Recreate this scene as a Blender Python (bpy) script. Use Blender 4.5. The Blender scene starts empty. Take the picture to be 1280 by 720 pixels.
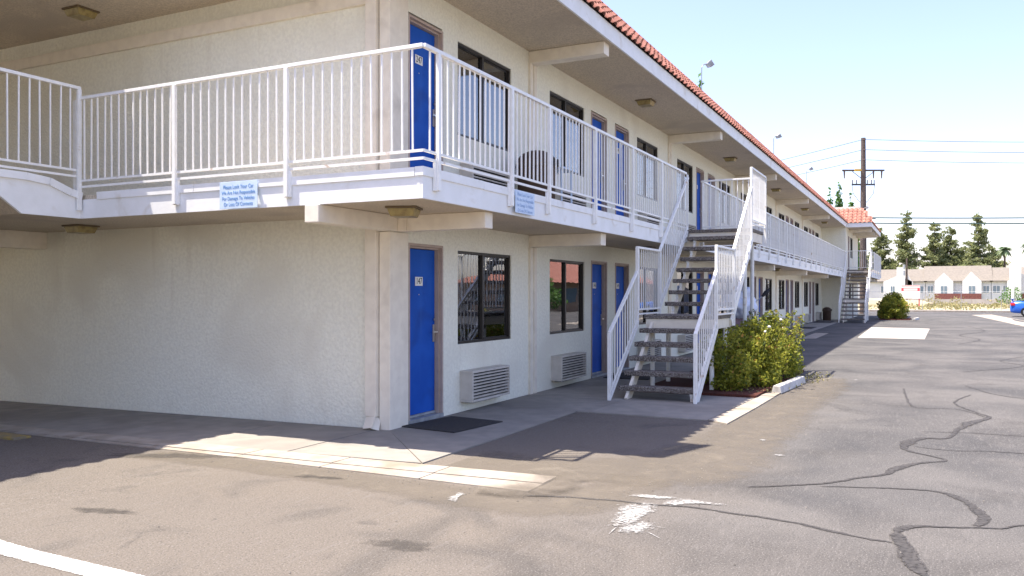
import bpy, bmesh, math, random
from mathutils import Vector, Matrix
random.seed(7)
R = math.radians
S = bpy.context.scene
COL = S.collection

# ------------------------------------------------------------------ camera, sky, sun, exposure
YAW = R(26.554)
cd = bpy.data.cameras.new("camera"); cam = bpy.data.objects.new("camera", cd); COL.objects.link(cam)
cam.location = (-8.056, -5.628, 1.6); cam.rotation_euler = (R(90), 0, YAW - R(90))
cd.sensor_width = 36; cd.lens = 1046.7 / 1280 * 36; cd.shift_y = 6.7 / 1280
cd.clip_start = .1; cd.clip_end = 6000
S.camera = cam
SUN = Vector((-.17, .32, 1)).normalized()
w = bpy.data.worlds.new("World"); S.world = w; w.use_nodes = True
nt = w.node_tree; nt.nodes.clear()
sky = nt.nodes.new('ShaderNodeTexSky'); sky.sky_type = 'NISHITA'; sky.sun_disc = False
sky.sun_elevation = math.asin(SUN.z); sky.sun_rotation = math.atan2(SUN.x, SUN.y)
sky.air_density = 1.0; sky.dust_density = 1.4; sky.ozone_density = 1.0
bg = nt.nodes.new('ShaderNodeBackground'); bg.inputs[1].default_value = .15
wo = nt.nodes.new('ShaderNodeOutputWorld')
tint = nt.nodes.new('ShaderNodeMix'); tint.data_type = 'RGBA'; tint.blend_type = 'MULTIPLY'; tint.inputs[0].default_value = 1
tint.inputs[7].default_value = (.82, .725, .80, 1)          # the day's thin milky haze: a little less cyan than the clear model
nt.links.new(sky.outputs[0], tint.inputs[6]); nt.links.new(tint.outputs[2], bg.inputs[0]); nt.links.new(bg.outputs[0], wo.inputs[0])
sd = bpy.data.lights.new("sun", 'SUN'); sd.energy = 3.9; sd.angle = R(.53); sd.color = (1, .92, .81)
so = bpy.data.objects.new("sun", sd); COL.objects.link(so)
so.rotation_euler = SUN.to_track_quat('Z', 'Y').to_euler()
S.view_settings.view_transform = 'Standard'; S.view_settings.look = 'None'
S.view_settings.exposure = 1.62; S.view_settings.gamma = 1.0

# ------------------------------------------------------------------ materials
def mat(name, c, rough=.8, c2=None, ns=6., nd=6, bump=0., bs=120., spec=.3, metal=0., c3=None, n3=1.2, lo=.4, hi=.62, rnd=0., lo3=.52, hi3=.68, streak=None):
    m = bpy.data.materials.new(name); m.use_nodes = True
    t = m.node_tree; N = t.nodes; L = t.links; p = N['Principled BSDF']
    p.inputs['Roughness'].default_value = rough; p.inputs['Metallic'].default_value = metal
    p.inputs['Specular IOR Level'].default_value = spec
    tc = N.new('ShaderNodeTexCoord')
    col = None
    def noise(sc, det=5, dist=0.):
        n = N.new('ShaderNodeTexNoise'); n.inputs['Scale'].default_value = sc; n.inputs['Detail'].default_value = det
        n.inputs['Distortion'].default_value = dist
        L.new(tc.outputs['Object'], n.inputs['Vector']); return n
    def mix(a, b, f):
        x = N.new('ShaderNodeMix'); x.data_type = 'RGBA'
        if isinstance(a, tuple): x.inputs[6].default_value = (*a, 1)
        else: L.new(a, x.inputs[6])
        if isinstance(b, tuple): x.inputs[7].default_value = (*b, 1)
        else: L.new(b, x.inputs[7])
        if isinstance(f, float): x.inputs[0].default_value = f
        else: L.new(f, x.inputs[0])
        return x.outputs[2]
    def ramp(src, a, b):
        r = N.new('ShaderNodeMapRange'); r.inputs[1].default_value = a; r.inputs[2].default_value = b
        L.new(src, r.inputs[0]); return r.outputs[0]
    col = c
    if c2: col = mix(c, c2, ramp(noise(ns, nd).outputs[0], lo, hi))
    if c3: col = mix(col, c3, ramp(noise(n3, 6, .6).outputs[0], lo3, hi3))
    if streak:      # water runs and scuffs
        mp = N.new('ShaderNodeMapping'); mp.inputs['Scale'].default_value = (5., 5., .45); L.new(tc.outputs['Object'], mp.inputs[0])
        n = N.new('ShaderNodeTexNoise'); n.inputs['Scale'].default_value = 1.6; n.inputs['Detail'].default_value = 8; L.new(mp.outputs[0], n.inputs[0])
        r1 = N.new('ShaderNodeMapRange'); r1.inputs[1].default_value = .60; r1.inputs[2].default_value = .80; r1.inputs[4].default_value = .28
        L.new(n.outputs[0], r1.inputs[0]); col = mix(col, streak, r1.outputs[0])
        sc_ = N.new('ShaderNodeTexNoise'); sc_.inputs['Scale'].default_value = 3.3; sc_.inputs['Detail'].default_value = 10; sc_.inputs['Roughness'].default_value = .75; L.new(tc.outputs['Object'], sc_.inputs[0])
        r2 = N.new('ShaderNodeMapRange'); r2.inputs[1].default_value = .64; r2.inputs[2].default_value = .70; r2.inputs[4].default_value = .35
        L.new(sc_.outputs[0], r2.inputs[0]); col = mix(col, streak, r2.outputs[0])
    if rnd:
        oi = N.new('ShaderNodeObjectInfo'); h = N.new('ShaderNodeHueSaturation')
        mr = N.new('ShaderNodeMapRange'); mr.inputs[3].default_value = 1 - rnd; mr.inputs[4].default_value = 1 + rnd
        L.new(oi.outputs['Random'], mr.inputs[0]); L.new(mr.outputs[0], h.inputs['Value'])
        if isinstance(col, tuple): h.inputs['Color'].default_value = (*col, 1)
        else: L.new(col, h.inputs['Color'])
        col = h.outputs[0]
    if isinstance(col, tuple): p.inputs['Base Color'].default_value = (*col, 1)
    else: L.new(col, p.inputs['Base Color'])
    if bump:
        b = N.new('ShaderNodeBump'); b.inputs['Strength'].default_value = bump; b.inputs['Distance'].default_value = .01
        L.new(noise(bs, 4).outputs[0], b.inputs['Height']); L.new(b.outputs[0], p.inputs['Normal'])
    m['_'] = 0
    return m
M = {}
M['stucco'] = mat('stucco', (.88, .86, .73), .95, (.81, .79, .67), 22., bump=1.3, bs=30., c3=(.78, .75, .63), n3=.7, spec=.1, streak=(.60, .54, .44))
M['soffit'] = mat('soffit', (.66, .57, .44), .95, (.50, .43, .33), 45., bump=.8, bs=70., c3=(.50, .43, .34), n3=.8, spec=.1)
M['white'] = mat('white_paint', (.86, .86, .84), .6, (.81, .81, .78), 5., bump=.12, bs=30., c3=(.66, .62, .53), n3=2.4, lo3=.60, hi3=.76)
M['cream'] = mat('cream_paint', (.84, .77, .64), .7, (.78, .71, .59), 7., bump=.12, bs=25., c3=(.66, .59, .48), n3=2.3, lo3=.55, hi3=.75)
M['rail'] = mat('rail_paint', (.88, .87, .83), .45, (.82, .81, .76), 12., spec=.4, c3=(.50, .34, .20), n3=4.3, lo3=.66, hi3=.76)
M['door'] = mat('blue_door', (.010, .085, .42), .6, (.013, .10, .47), 3., bump=.05, bs=40., spec=.15, c3=(.012, .07, .33), n3=2.2, streak=(.05, .14, .42))
M['frame'] = mat('door_frame', (.47, .37, .31), .6, (.42, .33, .27), 10.)
M['bronze'] = mat('bronze_frame', (.025, .02, .017), .4, spec=.4)
M['metal'] = mat('brushed_metal', (.55, .53, .5), .35, metal=.9)
M['galv'] = mat('galvanised', (.42, .44, .46), .5, (.3, .32, .34), 8., metal=.5)
M['ac'] = mat('ac_beige', (.58, .54, .48), .6, (.53, .49, .43), 9., c3=(.46, .42, .36), n3=3., spec=.3)
M['acd'] = mat('ac_dark', (.012, .011, .01), .9, spec=.05)
M['plate'] = mat('plate_white', (.8, .78, .72), .5)
M['ink'] = mat('ink_black', (.015, .015, .015), .6)
M['signw'] = mat('sign_white', (.60, .72, .86), .5, (.54, .66, .82), 10.)
M['signb'] = mat('sign_blue_ink', (.10, .27, .55), .5)
M['signbf'] = mat('sign_blue_faded', (.36, .50, .70), .5)
M['tile'] = mat('clay_tile', (.30, .115, .082), .9, (.39, .19, .145), 9., bump=.3, bs=60., c3=(.15, .065, .05), n3=3., lo3=.56, hi3=.72, rnd=.22)
M['flash'] = mat('flashing', (.16, .17, .18), .5, (.22, .23, .25), 4.)
M['tread'] = None
M['lens'] = mat('lamp_lens', (.34, .27, .10), .35, (.22, .16, .06), 14., spec=.5)
M['lampbase'] = mat('lamp_base', (.16, .12, .07), .6)
M['mat'] = mat('door_mat', (.035, .033, .033), .95, (.055, .05, .048), 160., bump=.6, bs=300.)
M['concrete'] = mat('concrete', (.29, .265, .23), .9, (.25, .232, .205), 5., bump=.25, bs=140., c3=(.20, .182, .16), n3=1.1, lo3=.48, hi3=.74, rnd=.05)
M['gutter'] = mat('gutter_concrete', (.36, .32, .27), .9, (.28, .245, .20), 3.5, bump=.2, bs=120., c3=(.25, .20, .15), n3=2.1, lo3=.54, hi3=.7)
M['crack'] = mat('crack_sealer', (.036, .033, .032), .75, (.052, .048, .046), 30., c3=(.075, .07, .067), n3=7., lo3=.5, hi3=.66)
M['asphpatch'] = mat('new_asphalt', (.085, .083, .085), .9, (.11, .105, .105), 90., bump=.5, bs=200.)
M['mulch'] = mat('mulch', (.11, .03, .02), .95, (.05, .02, .014), 50., bump=1., bs=90.)
M['dirt'] = mat('dry_dirt', (.36, .31, .22), .95, (.30, .265, .17), .3, c3=(.24, .24, .12), n3=.09, bump=.3, bs=4.)
M['brown'] = mat('brown_plastic', (.10, .065, .045), .55, (.08, .052, .037), 5.)
M['linen'] = mat('white_linen', (.72, .76, .86), .85, (.6, .66, .8), 6., bump=.3, bs=15.)
M['cartbag'] = mat('cart_bag', (.40, .28, .30), .85, (.32, .22, .25), 4.)
M['black'] = mat('black_rubber', (.015, .015, .015), .7)
M['wood'] = mat('pole_wood', (.13, .10, .085), .9, (.075, .058, .05), 12., bump=.5, bs=30.)
M['ybr'] = mat('yellow_band', (.70, .42, .05), .6)
M['ceram'] = mat('insulator', (.10, .06, .05), .3, spec=.6)
M['wire'] = mat('wire', (.07, .075, .08), .6)
M['cable'] = mat('cable', (.06, .10, .09), .6)
M['hroof'] = mat('shingle_roof', (.20, .178, .15), .9, (.17, .152, .13), 2., bump=.3, bs=3.)
M['hwall'] = mat('house_siding', (.62, .63, .61), .85, (.57, .58, .56), 1.)
M['hbrick'] = mat('house_brick', (.20, .08, .065), .9, (.15, .06, .05), 3.)
M['hwin'] = mat('house_window', (.16, .22, .26), .15, spec=.7)
M['fence'] = mat('pale_wall', (.42, .385, .34), .9, (.37, .34, .30), 1.)
M['bark'] = mat('bark', (.10, .075, .055), .9, (.06, .045, .035), 8., bump=.6, bs=20.)
M['carblue'] = mat('car_blue', (.015, .12, .55), .25, spec=.7)
M['carglass'] = mat('car_glass', (.02, .025, .03), .08, spec=.8)
M['taillight'] = mat('tail_light', (.6, .01, .015), .2, spec=.7)
M['redsign'] = mat('red_print', (.62, .08, .10), .6)
M['yellow'] = mat('yellow_kerb_paint', (.30, .22, .07), .8, (.2, .17, .12), 9.)
M['linepaint'] = mat('line_paint', (.78, .77, .74), .8, (.66, .64, .6), 25., c3=(.36, .34, .32), n3=14., lo3=.60, hi3=.74)
M['splash'] = mat('spilled_paint', (.80, .79, .76), .7, (.62, .6, .56), 25., c3=(.30, .28, .26), n3=26., lo3=.56, hi3=.68)
M['stain'] = None
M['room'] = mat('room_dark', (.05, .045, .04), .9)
M['curtain'] = mat('curtain', (.55, .50, .33), .9, (.46, .42, .27), 9.)
M['curtaing'] = mat('curtain_grey', (.22, .21, .18), .9, (.16, .155, .135), 9.)
M['sash'] = mat('sash_grey', (.20, .19, .17), .5)

# exposed aggregate treads
def aggregate():
    m = mat('aggregate', (.2, .19, .18), .9)
    t = m.node_tree; N = t.nodes; L = t.links; p = N['Principled BSDF']
    tc = N.new('ShaderNodeTexCoord'); v = N.new('ShaderNodeTexVoronoi'); v.inputs['Scale'].default_value = 115
    L.new(tc.outputs['Object'], v.inputs['Vector'])
    r = N.new('ShaderNodeValToRGB'); e = r.color_ramp.elements
    e[0].position = .15; e[0].color = (.05, .040, .034, 1); e[1].position = .97; e[1].color = (.38, .35, .32, 1)
    x = e.new(.55); x.color = (.15, .125, .105, 1)
    s = N.new('ShaderNodeSeparateColor'); L.new(v.outputs['Color'], s.inputs[0]); L.new(s.outputs[0], r.inputs[0])
    L.new(r.outputs[0], p.inputs['Base Color'])
    b = N.new('ShaderNodeBump'); b.inputs['Strength'].default_value = .6; b.inputs['Distance'].default_value = .006
    b.invert = True
    L.new(v.outputs['Distance'], b.inputs['Height']); L.new(b.outputs[0], p.inputs['Normal'])
    return m
M['tread'] = aggregate()

def asphalt():
    m = bpy.data.materials.new('asphalt'); m.use_nodes = True
    t = m.node_tree; N = t.nodes; L = t.links; p = N['Principled BSDF']; p.inputs['Roughness'].default_value = .92
    p.inputs['Specular IOR Level'].default_value = .2
    tc = N.new('ShaderNodeTexCoord')
    def noise(sc, det=6, dist=0., src=None):
        n = N.new('ShaderNodeTexNoise'); n.inputs['Scale'].default_value = sc; n.inputs['Detail'].default_value = det
        n.inputs['Distortion'].default_value = dist; L.new(src or tc.outputs['Object'], n.inputs['Vector']); return n.outputs[0]
    def mr(s, a, b, c=0., d=1.):
        r = N.new('ShaderNodeMapRange'); r.inputs[1].default_value = a; r.inputs[2].default_value = b
        r.inputs[3].default_value = c; r.inputs[4].default_value = d; L.new(s, r.inputs[0]); return r.outputs[0]
    def mix(a, b, f, mode='MIX'):
        x = N.new('ShaderNodeMix'); x.data_type = 'RGBA'; x.blend_type = mode
        for i, q in ((6, a), (7, b)):
            if isinstance(q, tuple): x.inputs[i].default_value = (*q, 1)
            else: L.new(q, x.inputs[i])
        if isinstance(f, float): x.inputs[0].default_value = f
        else: L.new(f, x.inputs[0])
        return x.outputs[2]
    def mth(op, a, b):
        x = N.new('ShaderNodeMath'); x.operation = op
        for i, q in ((0, a), (1, b)):
            if isinstance(q, float): x.inputs[i].default_value = q
            else: L.new(q, x.inputs[i])
        return x.outputs[0]
    sp = N.new('ShaderNodeSeparateXYZ'); L.new(tc.outputs['Object'], sp.inputs[0])
    base = mix((.066, .065, .065), (.118, .112, .106), mr(noise(.6, 8, .6), .36, .64))
    # dusty tan dirt where the lot meets the gutter and towards the driveway
    wob = mth('MULTIPLY', mth('SUBTRACT', noise(.8, 5, .4), .5), 2.4)
    ydir = mth('ADD', sp.outputs[1], wob)
    d1 = mr(ydir, -4.6, -2.6)
    d2 = mr(mth('ADD', sp.outputs[0], wob), 9., 1.5)
    dirt = mth('MULTIPLY', mth('MULTIPLY', d1, d2), .85)
    base = mix(base, (.165, .140, .112), dirt)
    lft = mr(mth('ADD', sp.outputs[0], wob), -1.2, -3.5, 0., .55)
    base = mix(base, (.125, .111, .097), lft)
    # oil and tyre stains
    st = mr(noise(.9, 9, 1.2), .55, .74, 0., .6)
    base = mix(base, (.056, .053, .050), st)
    st2 = mr(noise(2.7, 6, .8), .68, .76, 0., .45)
    base = mix(base, (.045, .042, .04), st2)
    # aggregate speckle
    fine = noise(85., 3)
    base = mix(base, (.27, .255, .24), mr(fine, .56, .70, 0., .6))
    base = mix(base, (.03, .028, .027), mr(noise(70., 3), .55, .68, 0., .6))
    # scrapes of dragged texture
    mp = N.new('ShaderNodeMapping'); mp.inputs['Scale'].default_value = (1.2, 9., 1.); mp.inputs['Rotation'].default_value = (0, 0, .6)
    L.new(tc.outputs['Object'], mp.inputs[0])
    base = mix(base, (.17, .158, .148), mr(noise(3., 7, .4, mp.outputs[0]), .57, .72, 0., .35))
    L.new(base, p.inputs['Base Color'])
    b = N.new('ShaderNodeBump'); b.inputs['Strength'].default_value = .7; b.inputs['Distance'].default_value = .008
    L.new(mth('ADD', noise(110., 4), mth('MULTIPLY', noise(14., 6), 1.5)), b.inputs['Height']); L.new(b.outputs[0], p.inputs['Normal'])
    return m
M['asphalt'] = asphalt()

def splat(name, c, scale, k=2.2, thr=.38, soft=.12, rough=.8, c2=None):
    # a worn mark: opacity follows how far inside the mark the point lies, broken up by noise
    m = mat(name, c, rough, c2, 30.); t = m.node_tree; N = t.nodes; L = t.links; p = N['Principled BSDF']; o = N['Material Output']
    tc = N.new('ShaderNodeTexCoord'); n = N.new('ShaderNodeTexNoise'); n.inputs['Scale'].default_value = scale; n.inputs['Detail'].default_value = 10
    n.inputs['Roughness'].default_value = .7; n.inputs['Distortion'].default_value = .4; L.new(tc.outputs['Object'], n.inputs[0])
    a = N.new('ShaderNodeAttribute'); a.attribute_name = 'fade'
    f = N.new('ShaderNodeMath'); f.operation = 'MULTIPLY_ADD'; f.inputs[1].default_value = k; f.inputs[2].default_value = -k*.5; L.new(n.outputs[0], f.inputs[0])
    g_ = N.new('ShaderNodeMath'); g_.operation = 'ADD'; L.new(a.outputs['Fac'], g_.inputs[0]); L.new(f.outputs[0], g_.inputs[1])
    r = N.new('ShaderNodeMapRange'); r.inputs[1].default_value = thr-soft; r.inputs[2].default_value = thr+soft; L.new(g_.outputs[0], r.inputs[0])
    tr = N.new('ShaderNodeBsdfTransparent'); mx = N.new('ShaderNodeMixShader')
    L.new(r.outputs[0], mx.inputs[0]); L.new(tr.outputs[0], mx.inputs[1]); L.new(p.outputs[0], mx.inputs[2]); L.new(mx.outputs[0], o.inputs[0])
    return m
M['splash'] = splat('spilled_paint', (.34, .335, .32), 34., 5., .66, .5)
M['drip'] = splat('paint_drips', (.34, .335, .32), 45., 3., .50, .4)
M['crack'] = splat('crack_sealer', (.040, .037, .035), 30., 3.2, .42, .30, c2=(.065, .06, .056))
M['linepaint'] = splat('line_paint', (.66, .65, .62), 34., 1.6, .16, .12)
def glass(name, tint=(.75, .78, .76), refl=.10):
    m = bpy.data.materials.new(name); m.use_nodes = True
    t = m.node_tree; N = t.nodes; L = t.links; N.remove(N['Principled BSDF'])
    o = N['Material Output']; g = N.new('ShaderNodeBsdfGlossy'); g.inputs['Roughness'].default_value = .015
    g.inputs['Color'].default_value = (.95, .97, 1, 1)
    tr = N.new('ShaderNodeBsdfTransparent'); tr.inputs[0].default_value = (*tint, 1)
    f = N.new('ShaderNodeFresnel'); f.inputs[0].default_value = 1.9
    a = N.new('ShaderNodeMath'); a.operation = 'ADD'; a.inputs[1].default_value = refl; a.use_clamp = True
    L.new(f.outputs[0], a.inputs[0])
    b = N.new('ShaderNodeBump'); b.inputs['Strength'].default_value = .05; b.inputs['Distance'].default_value = .02
    n = N.new('ShaderNodeTexNoise'); n.inputs['Scale'].default_value = 2.2; tc = N.new('ShaderNodeTexCoord')
    L.new(tc.outputs['Object'], n.inputs[0]); L.new(n.outputs[0], b.inputs['Height']); L.new(b.outputs[0], g.inputs['Normal'])
    mx = N.new('ShaderNodeMixShader'); L.new(a.outputs[0], mx.inputs[0]); L.new(tr.outputs[0], mx.inputs[1]); L.new(g.outputs[0], mx.inputs[2])
    L.new(mx.outputs[0], o.inputs[0]); return m
M['glass'] = glass('window_glass')

def leafmat(name, c, c2, tr=.35, c3=None):
    m = bpy.data.materials.new(name); m.use_nodes = True
    t = m.node_tree; N = t.nodes; L = t.links; p = N['Principled BSDF']; o = N['Material Output']
    p.inputs['Roughness'].default_value = .5; p.inputs['Specular IOR Level'].default_value = .3
    at = N.new('ShaderNodeAttribute'); at.attribute_name = 'tint'
    r = N.new('ShaderNodeValToRGB'); e = r.color_ramp.elements
    e[0].color = (*c, 1); e[1].color = (*c2, 1)
    if c3: x = e.new(.93); x.color = (*c2, 1); e[2].color = (*c3, 1)
    L.new(at.outputs['Fac'], r.inputs[0]); L.new(r.outputs[0], p.inputs['Base Color'])
    tl = N.new('ShaderNodeBsdfTranslucent'); L.new(r.outputs[0], tl.inputs[0])
    mx = N.new('ShaderNodeMixShader'); mx.inputs[0].default_value = tr
    L.new(p.outputs[0], mx.inputs[1]); L.new(tl.outputs[0], mx.inputs[2]); L.new(mx.outputs[0], o.inputs[0]); return m
M['leaf'] = leafmat('shrub_leaf', (.06, .11, .018), (.48, .46, .06), .5, (.50, .26, .08))
M['pine'] = leafmat('pine_needles', (.13, .17, .075), (.36, .37, .17), .45)
M['cypress'] = leafmat('cypress_leaf', (.05, .13, .03), (.14, .26, .06), .35)
M['palm'] = leafmat('palm_leaf', (.09, .15, .07), (.20, .26, .13), .3)
M['dry'] = leafmat('dry_brush', (.20, .20, .08), (.42, .36, .18), .3)

# ------------------------------------------------------------------ mesh helpers
class MB:
    def __init__(s): s.v = []; s.f = []
    def quad(s, a, b, c, d):
        n = len(s.v); s.v += [tuple(a), tuple(b), tuple(c), tuple(d)]; s.f.append((n, n+1, n+2, n+3)); return s
    def box(s, x0, y0, z0, x1, y1, z1):
        n = len(s.v)
        s.v += [(x0,y0,z0),(x1,y0,z0),(x1,y1,z0),(x0,y1,z0),(x0,y0,z1),(x1,y0,z1),(x1,y1,z1),(x0,y1,z1)]
        s.f += [tuple(n+i for i in q) for q in ((0,3,2,1),(4,5,6,7),(0,1,5,4),(1,2,6,5),(2,3,7,6),(3,0,4,7))]; return s
    def bar(s, a, b, w, h, up=(0,0,1)):     # rectangular bar from a to b; w across, h along 'up'
        a = Vector(a); b = Vector(b); d = (b-a).normalized(); u = Vector(up)
        r = d.cross(u)
        if r.length < 1e-4: r = d.cross(Vector((1,0,0)))
        r.normalize(); u = r.cross(d).normalized()
        n = len(s.v)
        for c in (a, b):
            for i, j in ((-1,-1),(1,-1),(1,1),(-1,1)): s.v.append(tuple(c + r*i*w/2 + u*j*h/2))
        s.f += [tuple(n+i for i in q) for q in ((0,1,2,3),(7,6,5,4),(0,4,5,1),(1,5,6,2),(2,6,7,3),(3,7,4,0))]; return s
    def tube(s, pts, rad, n=8, cap=True):
        pts = [Vector(p) for p in pts]
        if not hasattr(rad, '__len__'): rad = [rad]*len(pts)
        base = len(s.v)
        for i, p in enumerate(pts):
            d = (pts[min(i+1, len(pts)-1)] - pts[max(i-1, 0)]).normalized()
            u = d.cross(Vector((0,0,1)))
            if u.length < .05: u = d.cross(Vector((1,0,0)))
            u.normalize(); v = d.cross(u)
            for k in range(n):
                a = 2*math.pi*k/n; s.v.append(tuple(p + (u*math.cos(a) + v*math.sin(a))*rad[i]))
        for i in range(len(pts)-1):
            for k in range(n):
                a = base+i*n+k; b = base+i*n+(k+1)%n; s.f.append((a, b, b+n, a+n))
        if cap:
            s.f.append(tuple(base+k for k in range(n))[::-1]); s.f.append(tuple(base+(len(pts)-1)*n+k for k in range(n)))
        return s
    def lathe(s, prof, cx=0, cy=0, n=16):   # prof: (r,z)
        b = len(s.v)
        for r, z in prof:
            for k in range(n):
                a = 2*math.pi*k/n; s.v.append((cx+r*math.cos(a), cy+r*math.sin(a), z))
        for i in range(len(prof)-1):
            for k in range(n):
                q = b+i*n+k; t = b+i*n+(k+1)%n; s.f.append((q, t, t+n, q+n))
        s.f.append(tuple(b+k for k in range(n))[::-1]); s.f.append(tuple(b+(len(prof)-1)*n+k for k in range(n)))
        return s
    def prism(s, poly, z0, z1, zf=None):    # polygon in xy
        n = len(poly); b = len(s.v)
        for z in (z0, z1):
            for x, y in poly: s.v.append((x, y, z + (zf(x, y) if zf else 0)))
        s.f.append(tuple(b+i for i in range(n))[::-1]); s.f.append(tuple(b+n+i for i in range(n)))
        for i in range(n):
            j = (i+1) % n; s.f.append((b+i, b+j, b+n+j, b+n+i))
        return s
    def mesh(s, name, m, smooth=False):
        me = bpy.data.meshes.new(name); me.from_pydata(s.v, [], s.f); me.update()
        if m is not None: me.materials.append(m)
        if smooth:
            for p in me.polygons: p.use_smooth = True
        return me
    def build(s, name, m, parent=None, loc=(0,0,0), rot=(0,0,0), smooth=False, bevel=0):
        me = s.mesh(name, m, smooth)
        bm = bmesh.new(); bm.from_mesh(me)
        bmesh.ops.recalc_face_normals(bm, faces=bm.faces)
        if bevel: bmesh.ops.bevel(bm, geom=list(bm.edges), offset=bevel, segments=2, profile=.6, affect='EDGES')
        bm.to_mesh(me); bm.free()
        return link(name, me, parent, loc, rot)
def link(name, me, parent=None, loc=(0,0,0), rot=(0,0,0)):
    o = bpy.data.objects.new(name, me); COL.objects.link(o); o.location = loc; o.rotation_euler = rot
    if parent: o.parent = parent
    return o
def tag(o, label=None, cat=None, group=None, kind=None):
    for k, v in (('label', label), ('category', cat), ('group', group), ('kind', kind)):
        if v: o[k] = v
    return o
def thing(name, label, cat, loc=(0,0,0), rz=0, group=None):
    return tag(link(name, None, None, loc, (0,0,rz)), label, cat, group)
KIDS = {}
def kids(o): return [c for c in bpy.data.objects if c.parent == o]
def dup(src, loc, rz=0., label=None, group=None):
    ch = [(c, kids(c)) for c in kids(src)]
    r = src.copy(); COL.objects.link(r); r.location = loc; r.rotation_euler = (0,0,rz)
    if label: r['label'] = label
    if group: r['group'] = group
    for c, gs in ch:
        d = c.copy(); COL.objects.link(d); d.parent = r
        for g in gs:
            e = g.copy(); COL.objects.link(e); e.parent = d
    return r
def text_mesh(txt, size, m, align='CENTER', ext=.0006, space=1., sx=1.):
    cu = bpy.data.curves.new('lettering', 'FONT'); cu.body = txt; cu.size = size; cu.align_x = align; cu.align_y = 'CENTER'
    cu.extrude = ext; cu.space_line = space; cu.resolution_u = 3
    o = bpy.data.objects.new('lettering', cu); COL.objects.link(o)
    me = bpy.data.meshes.new_from_object(o.evaluated_get(bpy.context.evaluated_depsgraph_get()))
    bpy.data.objects.remove(o); me.materials.clear(); me.materials.append(m)
    me.transform(Matrix.Scale(sx, 4, (1,0,0)))
    return me

def cl(v, a, b): return max(a, min(b, v))
def g(x, y):       # gentle fall of the paved ground
    return .002*cl(x, 0, 45) - .011*cl(y, 0, 9)*cl(1-x/3., 0, 1)
def gf(x, y):      # field beyond the lot falls away slightly
    t = cl((x-78)/125., 0, 1); return g(x, y) - 1.2*t*t*(3-2*t)

# ------------------------------------------------------------------ ground
def sheet(name, xs, ys, zf, m, dz=0.):
    b = MB(); nx = len(xs)
    for y in ys:
        for x in xs: b.v.append((x, y, zf(x, y)+dz))
    for j in range(len(ys)-1):
        for i in range(nx-1): b.f.append((j*nx+i, j*nx+i+1, (j+1)*nx+i+1, (j+1)*nx+i))
    o = b.build(name, m); return o
def fr(a, b, n): return [a+(b-a)*i/n for i in range(n+1)]
tag(sheet('ground', [-3000,-400,-60,-20,0,40,60,70]+fr(78,210,22)+[260,400,1000,3000], [-3000,-500,-120,-40,0,40,120,500,3000], gf, M['dirt'], -.06), kind='structure')
lot = tag(sheet('asphalt_lot', fr(-30,-10,4)+fr(-9,4,13)+fr(6,46,20)+[52,60,68.], fr(-45,-6,6)+fr(-5,10,15)+[15,25,40], g, M['asphalt']), kind='structure')

def ground_poly(name, poly, m, dz, parent=None, h=0.):
    b = MB(); b.prism(poly, dz-max(h,.003), dz, g); return b.build(name, m, parent)
pav = tag(link('pavement', None), kind='structure')
GUT_IN = [(-1.40,-2.72),(-1.46,-2.0),(-1.52,-1.4),(-1.58,-.5),(-1.55,.3),(-1.52,.9)]
GUT_OUT = [(-1.98,-2.75),(-1.98,-1.67),(-1.98,-.62),(-1.93,.2),(-1.88,.9)]
def jit(p, r=.006): return (p[0]+random.uniform(-r, r), p[1]+random.uniform(-r, r))
def slab(poly, m=M['concrete'], dz=.012, name='slab', parent=pav): return ground_poly(name, poly, m, dz+random.uniform(0, .003), parent, .06)
G_ = .006
# concrete gutter band on the end side
ys = [-2.74,-1.7,-.62,.45,1.5,3.0,5.0,8.0]
for a, b in zip(ys[:-1], ys[1:]):
    xo = lambda y: -1.98 + .04*cl(y+.6, 0, 9)*.6 if y > -.6 else -1.98
    xi = lambda y: -1.40 - .06*cl(y+2.7, 0, 2.5)
    slab([(xo(a)+.0, a+G_), (xi(a)-.29, a+G_), (xi(b)-.29, b-G_), (xo(b), b-G_)], M['gutter'], .010)
    slab([(xi(a)-.28, a+G_), (xi(a), a+G_), (xi(b), b-G_), (xi(b)-.28, b-G_)], M['gutter'], .016)
# apron slabs along the end wall (joints square to the wall) and the mitred corner
slab([(-1.42,-1.36),(-.01,-.02),(-.01,.15),(-1.53,.15)])
slab([(-1.41,-1.37),(1.15,-1.37),(1.15,-.01),(.0,-.01)])
ys = [.16,1.55,2.95,4.4,5.9,7.5]
for a, b in zip(ys[:-1], ys[1:]): slab([(-1.54,a+G_),(.02,a+G_),(.02,b-G_),(-1.54,b-G_)])
slab([(1.16,-1.37),(2.38,-1.37),(2.38,-.01),(1.16,-.01)])
# stair pad
slab([(2.39,-3.14),(3.75,-3.20),(3.75,-1.55),(2.39,-1.55)]); slab([(2.39,-1.54),(3.75,-1.54),(3.75,-.01),(2.39,-.01)])
slab([(3.76,-3.20),(4.86,-3.26),(4.86,-1.55),(3.76,-1.55)]); slab([(3.76,-1.54),(5.4,-1.54),(5.4,-.01),(3.76,-.01)])
slab([(2.20,-3.42),(3.7,-3.47),(5.14,-3.50),(5.16,-3.29),(3.7,-3.22),(2.39,-3.15)][::1], M['gutter'], .016)
slab([(5.17,-3.50),(5.62,-3.51),(5.62,-3.33),(5.17,-3.29)], M['gutter'], .02)
x = 5.41
while x < 50:
    x2 = x+1.5; slab([(x, -1.32), (x2-G_, -1.32), (x2-G_, -.01), (x, -.01)]); x = x2
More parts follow.
